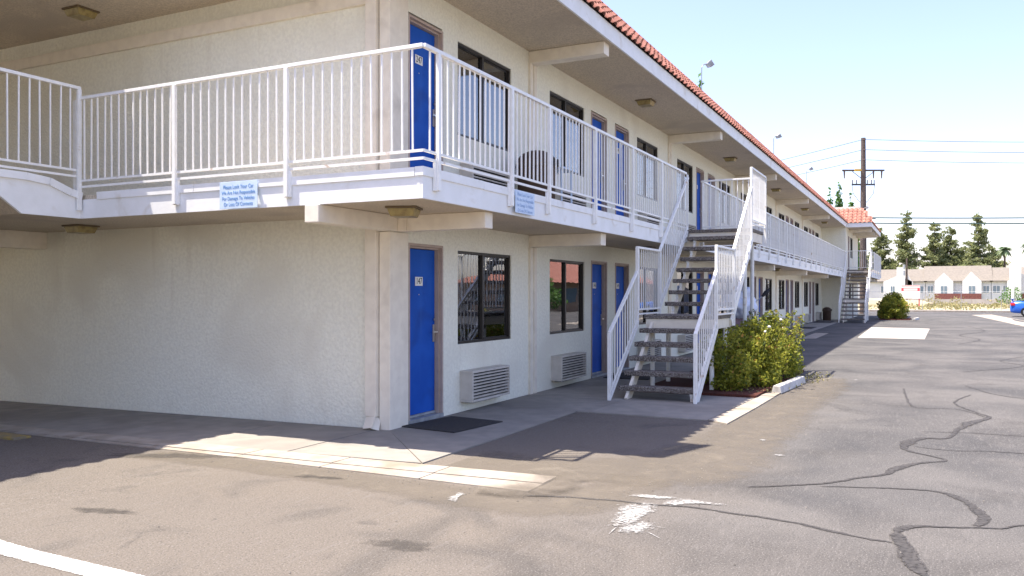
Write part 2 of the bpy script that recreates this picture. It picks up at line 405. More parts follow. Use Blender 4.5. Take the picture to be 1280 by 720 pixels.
# planting bed
tag(ground_poly('planting_bed', [(4.88,-3.28),(9.6,-3.36),(9.8,-1.4),(4.88,-1.4)], M['mulch'], .05, None, .05), kind='structure')
tag(ground_poly('planting_bed', [(44.0,-4.6),(47.2,-4.6),(47.2,-3.0),(44.0,-3.0)], M['mulch'], .05, None, .05), kind='structure')
# bleached concrete patches in the lot
slab([(23.5,-3.35),(23.4,-5.45),(32.4,-5.6),(33.0,-3.25)], mat('pale_patch', (.40,.365,.32), .9, (.34,.31,.275), 1.5, c3=(.25,.225,.2), n3=.7), .008, 'concrete_patch', lot)
slab([(58.3,-8.2),(60.2,-9.5),(44.4,-10.3),(30.,-10.9),(30.,-9.9),(45.,-8.95)], M['gutter'], .008, 'valley_gutter', lot)
slab([(22.0,-1.62),(26.4,-1.62),(26.4,-2.1),(22.4,-2.1)], M['gutter'], .006, 'concrete_patch', lot)
# far kerb and footway
k = MB(); k.box(68, -120, -.1, 68.15, 90, .22); tag(k.build('kerb', M['gutter']), kind='structure')
k = MB(); k.box(68.16, -120, -.1, 71.5, 90, .20); tag(k.build('footway', M['gutter']), kind='structure')
k = MB(); k.box(-2.2, 3.5, -.2, -1.99, 8, -.012); ky = k.build('kerb', M['yellow'], None, bevel=.01); tag(ky, kind='structure')

# ribbons and blots on the asphalt
DUST = splat('windblown_dust', (.165, .142, .112), 3.6, 2.6, .85, .9)
def faded(name, b, m, FA, parent):
    me = b.mesh(name, m); a = me.attributes.new('fade', 'FLOAT', 'POINT'); a.data.foreach_set('value', FA)
    return link(name, me, parent)
def ribbon(name, pts, ws, m, dz, parent=lot, jitter=.25):
    if m is M.get('crack'): ws = [w_*.70 for w_ in ws]
    P = [Vector(p) for p in pts]; Q = []; W = []
    for i in range(len(P)-1):
        p0 = P[max(i-1,0)]; p1 = P[i]; p2 = P[i+1]; p3 = P[min(i+2, len(P)-1)]
        nn = max(2, int((p2-p1).length/.06))
        for k in range(nn):
            t = k/nn
            q = .5*((2*p1)+(-p0+p2)*t+(2*p0-5*p1+4*p2-p3)*t*t+(-p0+3*p1-3*p2+p3)*t*t*t)
            Q.append(q); W.append(ws[i]*(1-t)+ws[min(i+1,len(ws)-1)]*t)
    Q.append(P[-1]); W.append(ws[-1])
    if name == 'crack_sealer':      # the crack itself is jagged
        ox = oy = 0.
        for i in range(1, len(Q)-1):
            ox = ox*.6+random.uniform(-.009, .009); oy = oy*.6+random.uniform(-.009, .009); Q[i] = Q[i]+Vector((ox, oy))
            if random.random() < .12: W[i] *= random.uniform(.3, 1.5)
    b = MB(); FA = []
    for i, q in enumerate(Q):
        d = (Q[min(i+1,len(Q)-1)]-Q[max(i-1,0)]).normalized(); nrm = Vector((-d.y, d.x))
        e_ = .25 if (i == 0 or i == len(Q)-1) and name != 'painted_line' else 1
        for s_, fa in ((-1, 0.), (-.6, .75), (0, 1.), (.6, .75), (1, 0.)):
            w_ = W[i]*.66; r = q+nrm*w_*s_
            b.v.append((r.x, r.y, g(r.x, r.y)+dz)); FA.append(fa*e_)
    for i in range(len(Q)-1):
        for k in range(4): b.f.append((5*i+k, 5*i+k+1, 5*i+k+6, 5*i+k+5))
    return faded(name, b, m, FA, parent)
CR = M['crack']
blot([(-2.6,-2.2),(-2.0,-3.2),(-1.3,-3.7),(.2,-4.0),(2.2,-4.2),(4.6,-4.3),(6.8,-4.2),(6.4,-3.58),(4.2,-3.56),(2.1,-3.0),(.6,-2.6),(-.2,-2.1),(-.9,-1.5),(-1.38,-1.5)], 'dust_film', DUST, .003, .03, 6, 1.1) if False else None
ribbon('dust_film', [(-1.0,-1.6),(-1.0,-2.6),(-.6,-3.5),(.6,-3.75),(2.4,-3.8),(4.4,-3.85),(7.0,-3.95),(8.6,-3.9)], [.7,.8,1.1,.9,.8,.7,.8,.5], DUST, .003)
ribbon('dust_film', [(-2.15,1.4),(-2.2,0),(-2.25,-1.4),(-2.3,-2.9),(-1.7,-3.3),(-1.0,-3.4)], [.35,.35,.4,.6,.6,.5], DUST, .0025)
ribbon('crack_sealer', [(-2.1,-2.76),(-2.01,-3.03),(-1.94,-3.37),(-1.92,-3.68),(-1.86,-4.06),(-1.89,-4.36),(-1.94,-4.76),(-2.02,-4.93),(-2.13,-5.19),(-2.17,-5.42)], [.035,.045,.04,.035,.045,.05,.045,.06,.05,.03], CR, .004)
ribbon('crack_sealer', [(-1.02,-4.27),(-.81,-4.56),(-.56,-4.85),(-.22,-5.07),(.03,-5.27),(.34,-5.35),(.67,-5.52),(.92,-5.75),(1.09,-5.65),(1.36,-5.41),(1.77,-5.40),(2.21,-5.55),(2.33,-5.79),(2.99,-5.91),(3.63,-6.07),(4.23,-6.29),(4.7,-6.17),(5.64,-5.94),(6.82,-6.19)],
       [.03,.045,.05,.05,.06,.13,.07,.05,.04,.06,.16,.12,.05,.08,.16,.08,.05,.04,.03], CR, .005)
ribbon('crack_sealer', [(-.72,-4.78),(-.55,-5.26),(-.48,-5.65),(-.66,-5.83),(-.97,-5.93),(-1.28,-5.97),(-1.5,-5.90)], [.02,.035,.05,.09,.11,.11,.06], CR, .0045)
ribbon('crack_sealer', [(-1.18,-6.5),(-1.31,-6.21),(-1.48,-6.05),(-1.58,-5.81),(-1.64,-5.61),(-1.73,-5.48),(-1.91,-5.44),(-2.16,-5.48),(-2.44,-5.51),(-2.75,-5.59),(-3.1,-5.75)], [.03,.03,.03,.03,.05,.1,.12,.12,.14,.13,.12], CR, .0055)
ribbon('crack_sealer', [(1.63,-5.46),(1.54,-5.78),(1.64,-6.13),(1.69,-6.46),(1.7,-7.2)], [.02,.025,.03,.03,.03], CR, .004)
ribbon('crack_sealer', [(2.66,-5.53),(2.8,-5.93),(2.85,-6.56),(2.9,-7.4)], [.02,.03,.03,.03], CR, .004)
ribbon('crack_sealer', [(8.26,-6.16),(7.33,-6.43),(6.86,-6.66),(6.69,-6.89),(6.5,-7.8)], [.04]*5, CR, .004)
ribbon('crack_sealer', [(7.35,-5.23),(5.83,-5.31),(4.91,-5.43),(4.88,-5.66),(4.89,-5.99),(4.22,-6.27)], [.03,.04,.04,.03,.03,.03], CR, .004)
ribbon('crack_sealer', [(21,-6.4),(24,-7.1),(27,-6.6),(31,-7.6),(36,-7.2)], [.07]*5, CR, .004)
ribbon('crack_sealer', [(11,-6.2),(13,-7.4),(14.5,-7.1),(17,-8.3),(18.5,-10.5)], [.05]*5, CR, .004)
b = MB(); b.prism([(-4.62,.10),(-4.87,-.03),(-5.02,-3.2),(-4.90,-3.2)], 0, .005, g)
pl = ribbon('painted_line', [(-4.60,1.0),(-4.78,-.36),(-4.83,-1.55),(-4.9,-3.0)], [.125,.125,.13,.13], M['linepaint'], .005, jitter=.06)
ribbon('dust_film', [(-2.15,-2.35),(-1.95,-2.75),(-1.5,-2.78),(-1.15,-2.5)], [.2,.42,.42,.2], DUST, .026)
def blot(pts, name='paint_splash', m=None, dz=.007, fray=.012, sub=5, grow=1.25):
    m = m or M['splash']; b = MB(); FA = []; n = len(pts)
    cx = sum(p[0] for p in pts)/n; cy = sum(p[1] for p in pts)/n
    ring = []
    for i in range(n):
        p = Vector(pts[i]); q = Vector(pts[(i+1) % n])
        for k in range(sub):
            r = p.lerp(q, k/sub); ring.append((cx+(r.x-cx)*grow+random.uniform(-fray, fray), cy+(r.y-cy)*grow+random.uniform(-fray, fray)))
    K = len(ring)
    for sc_, fa in ((1., 0.), (.75, .55), (.45, .9)):
        for x_, y_ in ring: x2, y2 = cx+(x_-cx)*sc_, cy+(y_-cy)*sc_; b.v.append((x2, y2, g(x2, y2)+dz)); FA.append(fa)
    b.v.append((cx, cy, g(cx, cy)+dz)); FA.append(1.)
    for i in range(K):
        j = (i+1) % K
        b.f += [(i, j, K+j, K+i), (K+i, K+j, 2*K+j, 2*K+i), (2*K+i, 2*K+j, 3*K)]
    return faded(name, b, m, FA, lot)
blot([(-1.74,-3.52),(-1.66,-3.56),(-1.65,-3.69),(-1.63,-3.84),(-1.69,-3.83),(-1.73,-3.75),(-1.75,-3.62)], fray=.007)
blot([(-1.87,-3.82),(-1.74,-3.85),(-1.66,-3.92),(-1.66,-4.03),(-1.68,-4.19),(-1.71,-4.21),(-1.73,-4.08),(-1.80,-3.97),(-1.88,-3.90)], fray=.006)
blot([(-2.07,-3.55),(-1.97,-3.67),(-1.96,-3.78),(-2.12,-3.80),(-2.27,-3.78),(-2.49,-3.79),(-2.54,-3.72),(-2.50,-3.64),(-2.38,-3.62),(-2.25,-3.60)], fray=.018)
blot([(-2.63,-3.75),(-2.5,-3.78),(-2.42,-3.83),(-2.45,-3.90),(-2.55,-3.92),(-2.66,-3.90),(-2.72,-3.83),(-2.70,-3.78)], fray=.016)
for i in range(16):      # thrown drips radiating toward the lot
    a = random.uniform(2.4, 4.6); L0 = random.uniform(.04, .14); L1 = L0+random.uniform(.03, .20)
    c = (-2.48+random.uniform(-.08, .12), -3.78+random.uniform(-.1, .1))
    ribbon('paint_drip', [(c[0]+math.cos(a)*L0, c[1]+math.sin(a)*L0), (c[0]+math.cos(a)*L1, c[1]+math.sin(a)*L1)], [.010, .003], M['drip'], .008, jitter=.4)
blot([(-2.47,-2.28),(-2.27,-2.25),(-2.25,-2.31),(-2.5,-2.36)], fray=.02)
for c, rx, ry in (((8.4,-4.4),.05,.04),((.5,-4.3),.03,.05),((1.3,-4.0),.04,.03)):
    blot([(c[0]+rx*math.cos(t), c[1]+ry*math.sin(t)) for t in (0,1,2,3,4,5)], fray=.012)
OIL = splat('oil_stain', (.07, .063, .055), 10., 3.0, .95, .9)
def oil(c, rx, ry, rot=0.):
    pts = []
    for i in range(14):
        t = i*math.pi*2/14; r = random.uniform(.8, 1.6)
        x_, y_ = rx*r*math.cos(t), ry*r*math.sin(t)
        pts.append((c[0]+x_*math.cos(rot)-y_*math.sin(rot), c[1]+x_*math.sin(rot)+y_*math.cos(rot)))
    blot(pts, 'oil_stain', OIL, .0035, .02, 3)
for c, rx, ry, ro in (((-2.15,1.15),.10,.55,.35),((-3.62,-2.62),.08,.20,.0),((-2.3,-.85),.04,.16,.2),((.8,-7.6),.3,.6,.3),((-3.9,-.2),.06,.2,.2)): oil(c, rx, ry, ro)

# ------------------------------------------------------------------ the motel building
XB = 43.4            # face of the projecting far block
U = 2.79             # upper floor level
P0, P = 3.9, 7.78    # pilasters
ZF, ZS = 2.51, 5.39  # undersides of walkway and roof
bld = thing('motel_building', 'long two storey cream stucco motel with blue doors, open walkway and clay tiled eave', 'building')
ST = M['stucco']
win, drs = [(1.59, 3.18)], [(.40, 1.20)]
for k in range(5):
    q = P0+P*k
    win += [(q+.70, q+2.25), (q+5.30, q+6.85)]; drs += [(q+2.58, q+3.42), (q+3.90, q+4.74)]
win = [a for a in win if a[1] < XB-.3]; drs = [a for a in drs if a[1] < XB-.3]
WZ = (.92, 2.17); DZ = (.03, 2.21)
def wall_holes(b, x0, x1, z0, z1, holes, y=0., t=.16, back=True):
    xs = sorted({x0, x1, *[h[0] for h in holes], *[h[1] for h in holes]}); zs = sorted({z0, z1, *[h[2] for h in holes], *[h[3] for h in holes]})
    for i in range(len(xs)-1):
        for j in range(len(zs)-1):
            cx, cz = (xs[i]+xs[i+1])/2, (zs[j]+zs[j+1])/2
            if any(h[0] < cx < h[1] and h[2] < cz < h[3] for h in holes): continue
            a, c, d, e = xs[i], xs[i+1], zs[j], zs[j+1]
            b.quad((a,y,d),(c,y,d),(c,y,e),(a,y,e))
            if back: b.quad((a,y+t,d),(a,y+t,e),(c,y+t,e),(c,y+t,d))
    for h in holes:
        a, c, d, e = h
        b.quad((a,y,d),(a,y,e),(a,y+t,e),(a,y+t,d)); b.quad((c,y,d),(c,y+t,d),(c,y+t,e),(c,y,e))
        b.quad((a,y,d),(a,y+t,d),(c,y+t,d),(c,y,d)); b.quad((a,y,e),(c,y,e),(c,y+t,e),(a,y+t,e))
for fl, z0, z1, off in ((0, -.3, U-.01, 0.), (1, U-.008, 5.9, U)):
    b = MB(); wall_holes(b, .05, XB+.1, z0, z1, [(a, c, WZ[0]+off, WZ[1]+off) for a, c in win]+[(a, c, DZ[0]+off, DZ[1]+off) for a, c in drs])
    me = b.mesh('wall', ST); link('wall', me, bld)
b = MB(); b.box(.04, .16, -.3, .20, 12, 5.9); b.build('wall', ST, bld)                 # end wall
b = MB(); b.box(.2, 11.8, -.3, XB+8.7, 12, 5.9); b.build('wall', ST, bld)              # back wall
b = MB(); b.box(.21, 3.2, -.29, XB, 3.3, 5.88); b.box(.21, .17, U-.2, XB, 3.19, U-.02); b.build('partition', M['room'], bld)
# corner column, upper and lower, downspout
for z0, z1 in ((-.25, 2.32), (U+.0, 5.38)):
    b = MB(); b.box(.0, -.02, z0, .385, .131, z1); b.build('column', M['cream'], bld, bevel=.006)
b = MB(); b.box(-.055, .142, .16, .035, .30, 2.5); b.box(-.052, .145, U+.02, .035, .297, 5.38)
b.build('downspout', M['cream'], bld, bevel=.006)
b = MB(); b.bar((-.02,.222,.20), (-.12,.212,.035), .15, .008, (1,0,1)); b.bar((-.01,.16,.15), (-.09,.13,.02), .012, .10, (1,0,1)); b.build('downspout_foot', M['cream'], bld)
# end wall trim high up
b = MB(); b.box(-.01, .31, 5.01, .039, 12, 5.17); b.build('trim_board', M['cream'], bld, bevel=.005)
# pilasters
for k in range(5):
    q = P0+P*k
    for z0, z1 in ((-.2, 2.32), (U+.0, 5.20)):
        b = MB(); b.box(q-.12, -.035, z0, q-.025, .05, z1).box(q-.024, -.02, z0, q+.024, .05, z1).box(q+.025, -.035, z0, q+.12, .05, z1)
        b.build('pilaster', M['cream'], bld)
    for z0, z1, ye in ((2.325, 2.508, -1.2), (5.20, 5.386, -1.25)):
        b = MB(); b.box(q-.11, ye, z0, q+.11, -.0, z1); b.build('beam', M['cream'], bld, bevel=.008)
# corner beams
b = MB(); b.box(-1.33, -.07, 2.325, .08, .11, 2.508); b.build('beam', M['cream'], bld, bevel=.008)
b = MB(); b.box(.10, -1.22, 2.325, .28, -.03, 2.508).box(.081, -.19, 2.325, .10, .10, 2.508); b.build('beam', M['cream'], bld, bevel=.008)
b = MB(); b.box(-7.4, 6.19, 2.26, .04, 6.45, 2.508); b.build('beam', M['cream'], bld, bevel=.008)
for q in (7.85, 15.6, 23.4, 31.2):   # intermediate roof beams seen further down are at pilasters only; small joist ends here
    pass
# walkway slabs
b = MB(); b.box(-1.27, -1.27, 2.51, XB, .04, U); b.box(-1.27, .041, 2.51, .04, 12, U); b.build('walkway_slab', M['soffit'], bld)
# fascia boards and caps
b = MB(); b.box(-1.30, -1.302, 2.508, XB, -1.271, 2.735); b.build('fascia_board', M['white'], bld)
b = MB(); b.box(-1.302, -1.270, 2.508, -1.271, 3.60, 2.735); b.build('fascia_board', M['white'], bld)
def cap_run(a, bpt, seams, along='x', c=-1.316):
    s_ = [a]+seams+[bpt]
    for p_, q_ in zip(s_[:-1], s_[1:]):
        dz_ = random.uniform(-.004, .004); b = MB()
        if along == 'x': b.box(p_+.002, c, 2.722+dz_, q_-.002, -1.22, 2.812+dz_)
        else: b.box(c, p_+.002, 2.722+dz_, -1.22, q_-.002, 2.812+dz_)
        b.build('cap_board', M['white'], bld, bevel=.004)
cap_run(-1.316, XB, [-.1, 1.9, 4.3, 7.0, 8.25, 9.5, 13, 17, 21, 25, 29, 33, 37, 41])
cap_run(-1.218, 3.3, [.3, 1.7], 'y')
# arched fascia of the driveway bridge: runs along -x at y=3.6
arch = [(-1.303,2.508),(-2.04,2.508),(-2.34,2.72),(-2.9,2.86),(-7.4,2.86)]
topc = [(-1.303,2.80),(-1.45,2.83),(-1.72,2.93),(-2.0,2.955),(-2.3,2.955),(-7.4,2.955)]
def side_prism(b, poly, y0, y1):
    n = len(poly); s0 = len(b.v)
    for y in (y0, y1):
        for x_, z_ in poly: b.v.append((x_, y, z_))
    b.f.append(tuple(s0+i for i in range(n))); b.f.append(tuple(s0+n+i for i in range(n))[::-1])
    for i in range(n):
        j = (i+1) % n; b.f.append((s0+i, s0+j, s0+n+j, s0+n+i))
b = MB(); side_prism(b, arch+[(-7.4,2.95),(-2.0,2.95),(-1.72,2.925),(-1.45,2.825),(-1.303,2.795)], 3.60, 3.64); b.build('fascia_board', M['white'], bld)
for (xa, za), (xb, zb) in zip(topc[:-1], topc[1:]):
    b = MB(); b.bar((xa,3.61,za-.02), (xb,3.61,zb-.02), .09, .085); b.build('cap_board', M['white'], bld)
b = MB(); side_prism(b, arch+[(-7.4,2.955),(-2,2.955),(-1.303,2.79)], 3.642, 12.0); b.build('walkway_slab', M['soffit'], bld)

# roof: soffit slab, fascias, tiled mansard
XR, YR = -1.05, -1.35
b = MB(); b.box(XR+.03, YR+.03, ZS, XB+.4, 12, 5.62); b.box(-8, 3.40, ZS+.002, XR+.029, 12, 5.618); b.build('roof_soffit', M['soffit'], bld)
b = MB(); b.box(XR, YR, 5.375, XB, YR+.029, 5.625); b.build('roof_fascia', M['white'], bld)
b = MB(); b.box(XR, YR+.03, 5.375, XR+.029, 3.37, 5.625); b.build('roof_fascia', M['white'], bld)
b = MB(); b.box(-8, 3.371, 5.375, XR+.029, 3.399, 5.625); b.build('roof_fascia', M['white'], bld)
b = MB(); b.box(XR+.76, YR+.76, 5.621, XB+1.1, 11.9, 6.42); b.build('roof_deck', M['flash'], bld)
RY, RZ = .72, .85
SL = math.atan2(RZ, RY)
b = MB(); b.quad((XR,YR,5.62),(XB+.5,YR,5.62),(XB+.5,YR+RY,5.61+RZ),(XR+RY,YR+RY,5.61+RZ)); b.quad((XR,YR,5.62),(XR+RY,YR+RY,5.61+RZ),(XR+RY,11.9,5.61+RZ),(XR,11.9,5.62))
b.build('roof_sheathing', M['flash'], bld)
b = MB(); b.box(XR+.66, YR+.69, 6.455, XB+.5, YR+.9, 6.50); b.build('roof_flashing', M['flash'], bld)
# one clay tile: barrel + pan, local x across, local y up the slope
TW = .24; TS = .8; RL = math.hypot(RY, RZ)/5
def tile_mesh():
    b = MB(); prof = [(0,.0),(.014,.030),(.045,.056),(.08,.064),(.115,.056),(.146,.030),(.16,.0),(.24,.004)]
    L_ = RL+.03; n = len(prof)
    for yy, lift, k in ((-.02,.026,1.),(L_,.0,.9)):
        for x_, z_ in prof: b.v.append((x_, yy, z_*k*TS+lift*TS))
    for x_, z_ in prof: b.v.append((x_, -.02, z_*.75+.008))
    for i in range(n-1):
        b.f.append((i, i+1, n+i+1, n+i)); b.f.append((i+1, i, 2*n+i, 2*n+i+1))
    return b.mesh('roof_tile', M['tile'])
TM = tile_mesh()
NP = 0; bulk = MB()
def put_tile(mat4):
    global NP
    if NP < 300:
        o = link('roof_tile', TM, bld); o.matrix_local = mat4; NP += 1
    else:
        n = len(bulk.v); bulk.v += [tuple(mat4 @ v.co) for v in TM.vertices]; bulk.f += [tuple(n+i for i in p.vertices) for p in TM.polygons]
def slope_mats(org, along, inw, count, rows=5, mitre=0.):
    al = Vector(along); iw = Vector(inw); up = (iw*RY+Vector((0,0,RZ))).normalized(); nz = al.cross(up)
    for c in range(count):
        for r in range(rows):
            if mitre and c*TW < r*RY/5*mitre-.05: continue
            p = Vector(org)+al*(c*TW+random.uniform(-.008,.008))+up*(r*RL+random.uniform(-.008,.008))
            m = Matrix((( al.x, up.x, nz.x, p.x),(al.y, up.y, nz.y, p.y),(al.z, up.z, nz.z, p.z),(0,0,0,1)))
            yield m
near = list(slope_mats((XR,YR-.02,5.63), (1,0,0), (0,1,0), int((XB-XR+.3)/TW), mitre=1.))
vis = [m for m in near if m.translation.x > 1.6]; hid = [m for m in near if m.translation.x <= 1.6]
for m in vis[:240]: put_tile(m)
far = vis[240:]+hid
# -X facing mansard of the projecting block: count goes from outer corner inwards (toward +y)
blk = []
al = Vector((0,-1,0))
NB = 6
for c in range(NB):
    for r in range(5):
        if c*TW > NB*TW-r*RY/5: continue
        iw = Vector((1,0,0)); up = (iw*RY+Vector((0,0,RZ))).normalized(); nz = al.cross(up)
        p = Vector((XB-.02, -1.30+.06, 5.63))+al*(c*TW)+up*(r*RL)
        blk.append(Matrix(((al.x,up.x,nz.x,p.x),(al.y,up.y,nz.y,p.y),(al.z,up.z,nz.z,p.z),(0,0,0,1))))
    for r in range(5):   # wedge behind the corner, meeting the main eave
        pass
for c in range(5):
    for r in range(5):
        if r*RY/5 < c*TW*.85: continue
        iw = Vector((1,0,0)); up = (iw*RY+Vector((0,0,RZ))).normalized(); nz = al.cross(up)
        p = Vector((XB-.02, -1.30+.06+TW*(c+1), 5.63))+up*(r*RL)
        blk.append(Matrix(((al.x,up.x,nz.x,p.x),(al.y,up.y,nz.y,p.y),(al.z,up.z,nz.z,p.z),(0,0,0,1))))
for m in blk: put_tile(m)
for m in far: put_tile(m)
for m in slope_mats((XR-.02,3.3,5.63), (0,-1,0), (1,0,0), 20): put_tile(m)
for m in slope_mats((-8,3.38,5.63), (1,0,0), (0,1,0), 29): put_tile(m)
for m in slope_mats((XB,-2.67,5.63), (1,0,0), (0,1,0), 36, mitre=1.): put_tile(m)
o = bulk.build('roof_tiles', M['tile'], bld); tag(o, kind='stuff')

# projecting far block
BY = -1.30; BX1 = 52.
b = MB()
wall_holes(b, XB, BX1, -.3, U-.01, [(XB+1.9, XB+3.4, .95, 2.2), (XB+4.2, XB+5.0, .05, 2.2)], BY)
wall_holes(b, XB, BX1, U-.008, 5.9, [(XB+1.3, XB+2.1, U+.05, U+2.2), (XB+2.9, XB+4.6, U+.95, U+2.2)], BY)
link('wall', b.mesh('wall', ST), bld)
b = MB(); b.box(XB-.16, BY+.003, -.3, XB-.002, .0, 5.39); b.build('wall', ST, bld)
b = MB(); b.box(BX1, BY, -.3, BX1+.16, 12, 5.6); b.build('wall', ST, bld)
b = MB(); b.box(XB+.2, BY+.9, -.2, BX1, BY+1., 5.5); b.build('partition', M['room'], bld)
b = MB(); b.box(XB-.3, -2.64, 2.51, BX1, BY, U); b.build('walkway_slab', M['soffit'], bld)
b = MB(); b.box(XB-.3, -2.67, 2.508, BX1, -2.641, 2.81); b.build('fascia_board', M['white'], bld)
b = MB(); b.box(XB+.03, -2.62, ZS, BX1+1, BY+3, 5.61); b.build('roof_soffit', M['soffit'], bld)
b = MB(); b.box(XB, -2.65, 5.375, BX1+1, -2.621, 5.625); b.build('roof_fascia', M['white'], bld)
b = MB(); b.box(XB, -2.62, 5.375, XB+.029, -1.351, 5.625); b.build('roof_fascia', M['white'], bld)
b = MB(); b.box(XB+.75, -1.90, 5.7, BX1, 5, 6.455); b.build('roof_deck', M['cream'], bld)
b = MB(); b.box(XB+.70, -1.93, 6.456, XB+.95, .6, 6.62); b.box(XB+.951, -1.93, 6.456, BX1, -1.7, 6.62); b.build('parapet', M['cream'], bld)
b = MB(); b.quad((XB,-2.65,5.62),(XB+.72,-1.93,6.46),(XB+.72,.6,6.46),(XB,.6,5.62)); b.quad((XB,-2.65,5.62),(BX1+1,-2.65,5.62),(BX1+1,-1.93,6.46),(XB+.72,-1.93,6.46)); b.build('roof_sheathing', M['flash'], bld)
for x_ in (XB+1.9, XB+4.6, XB+7.4):
    b = MB(); b.box(x_, -2.55, 5.20, x_+.2, BY, 5.386); b.build('beam', M['cream'], bld)
    b = MB(); b.box(x_, -2.55, 2.325, x_+.2, BY, 2.508); b.build('beam', M['cream'], bld)

# doors and windows
DMX = {}
def box_me(key, name, m, *dims, bevel=0):
    if key not in DMX:
        b = MB()
        for d in dims: b.box(*d)
        me = b.mesh(name, m); bm = bmesh.new(); bm.from_mesh(me); bmesh.ops.recalc_face_normals(bm, faces=bm.faces)
        if bevel: bmesh.ops.bevel(bm, geom=list(bm.edges), offset=bevel, segments=2, affect='EDGES')
        bm.to_mesh(me); bm.free(); DMX[key] = me
    return DMX[key]
def door(x0, x1, z, y=0., num=None):
    w_ = x1-x0; h = 2.18
    d = link('door', box_me('dl%.2f' % w_, 'door', M['door'], (.055, .085, .07, w_-.055, .125, h-.06), bevel=.003), bld, (x0, y, z))
    link('door_frame', box_me('df%.2f' % w_, 'door_frame', M['frame'],
        (0, -.012, 0, .03, .13, h), (.031, .03, 0, .052, .128, h-.03), (w_-.03, -.012, 0, w_, .13, h), (w_-.052, .03, 0, w_-.031, .128, h-.03),
        (.031, -.012, h-.03, w_-.031, .13, h), (.053, .03, h-.055, w_-.053, .128, h-.031)), d)
    link('threshold', box_me('dt%.2f' % w_, 'threshold', M['galv'], (.0, -.02, -.04, w_, .084, .035), (.055, .07, .04, w_-.055, .1, .068)), d)
    link('handle', box_me('dh', 'handle', M['metal'], (0, 0, 0, .05, .014, .22), (.008, -.045, .12, .024, -.0, .136), (-.085, -.055, .118, .03, -.043, .138), (.012, -.006, .27, .038, .0, .30), bevel=.003), d, (w_-.115, .07, .95))
    link('number_plate', box_me('dp', 'number_plate', M['plate'], (-.085, 0, -.055, .085, .006, .055), bevel=.002), d, (w_*.46, .078, 1.72))
    link('peephole', box_me('dq', 'peephole', M['metal'], (-.006, 0, -.006, .006, .008, .006)), d, (w_*.46, .078, 1.555))
    if num: link('door_number', text_mesh(num, .115, M['ink'], sx=.78), d, (w_*.46, .0765, 1.72), (R(90), 0, 0))
    return d
def curtain_mesh(w_, h, folds, m, amp=.025):
    b = MB(); n = int(w_/.018)
    for i in range(n+1):
        x_ = w_*i/n; ph = x_*folds*2*math.pi/w_
        y_ = amp*math.sin(ph+.7*math.sin(ph*.31))
        b.v.append((x_, y_, 0)); b.v.append((x_, y_*.6, h))
    for i in range(n): b.f.append((2*i, 2*i+2, 2*i+3, 2*i+1))
    return b.mesh('curtain', m, True)
CM = {}
def window(x0, x1, z, y=0., side=0, upper=False, style=0):
    w_ = x1-x0; h = WZ[1]-WZ[0]; f = .035; k = '%.2f%d' % (w_, side)
    md = w_*.47 if side == 0 else w_*.47
    wn = link('window', box_me('wf'+k, 'window', M['bronze'],
        (0, .02, 0, w_, .09, f), (0, .02, h-f, w_, .09, h), (0, .02, f, f, .09, h-f), (w_-f, .02, f, w_, .09, h-f), (md-.022, .022, f, md+.022, .088, h-f),
        (md+.023, .05, f, w_-f, .075, f+.02), (md+.023, .05, h-f-.02, w_-f, .075, h-f), (w_-f-.02, .05, f+.021, w_-f, .075, h-f-.021)), bld, (x0, y, z))
    link('pane', box_me('p1'+k, 'pane', M['glass'], (f, .058, f, md-.023, .062, h-f)), wn)
    link('pane', box_me('p2'+k, 'pane', M['glass'], (md+.023, .060, f+.021, w_-f-.021, .064, h-f-.021)), wn)
    ck = (k, style)
    if ck not in CM: CM[ck] = curtain_mesh(w_-.1, h-.06, 13, M['curtaing'] if style else M['curtain'])
    link('curtain', CM[ck], wn, (.05, .25, .0))
nm = {0: ('147', '247'), 1: ('148', '248'), 2: ('149', '249')}
for i, (a, c) in enumerate(drs):
    for fl, off in ((0, 0.), (1, U)): door(a, c, off+.03 if fl == 0 else off+.0, 0., nm.get(i, (None, None))[fl])
for i, (a, c) in enumerate(win):
    for fl, off in ((0, 0.), (1, U)): window(a, c, WZ[0]+off, 0., 0, fl == 1, 0 if fl else 1)
door(XB+4.2, XB+5.0, .03, BY); door(XB+1.3, XB+2.1, U, BY)
window(XB+1.9, XB+3.4, .95, BY); window(XB+2.9, XB+4.6, U+.95, BY, style=1)

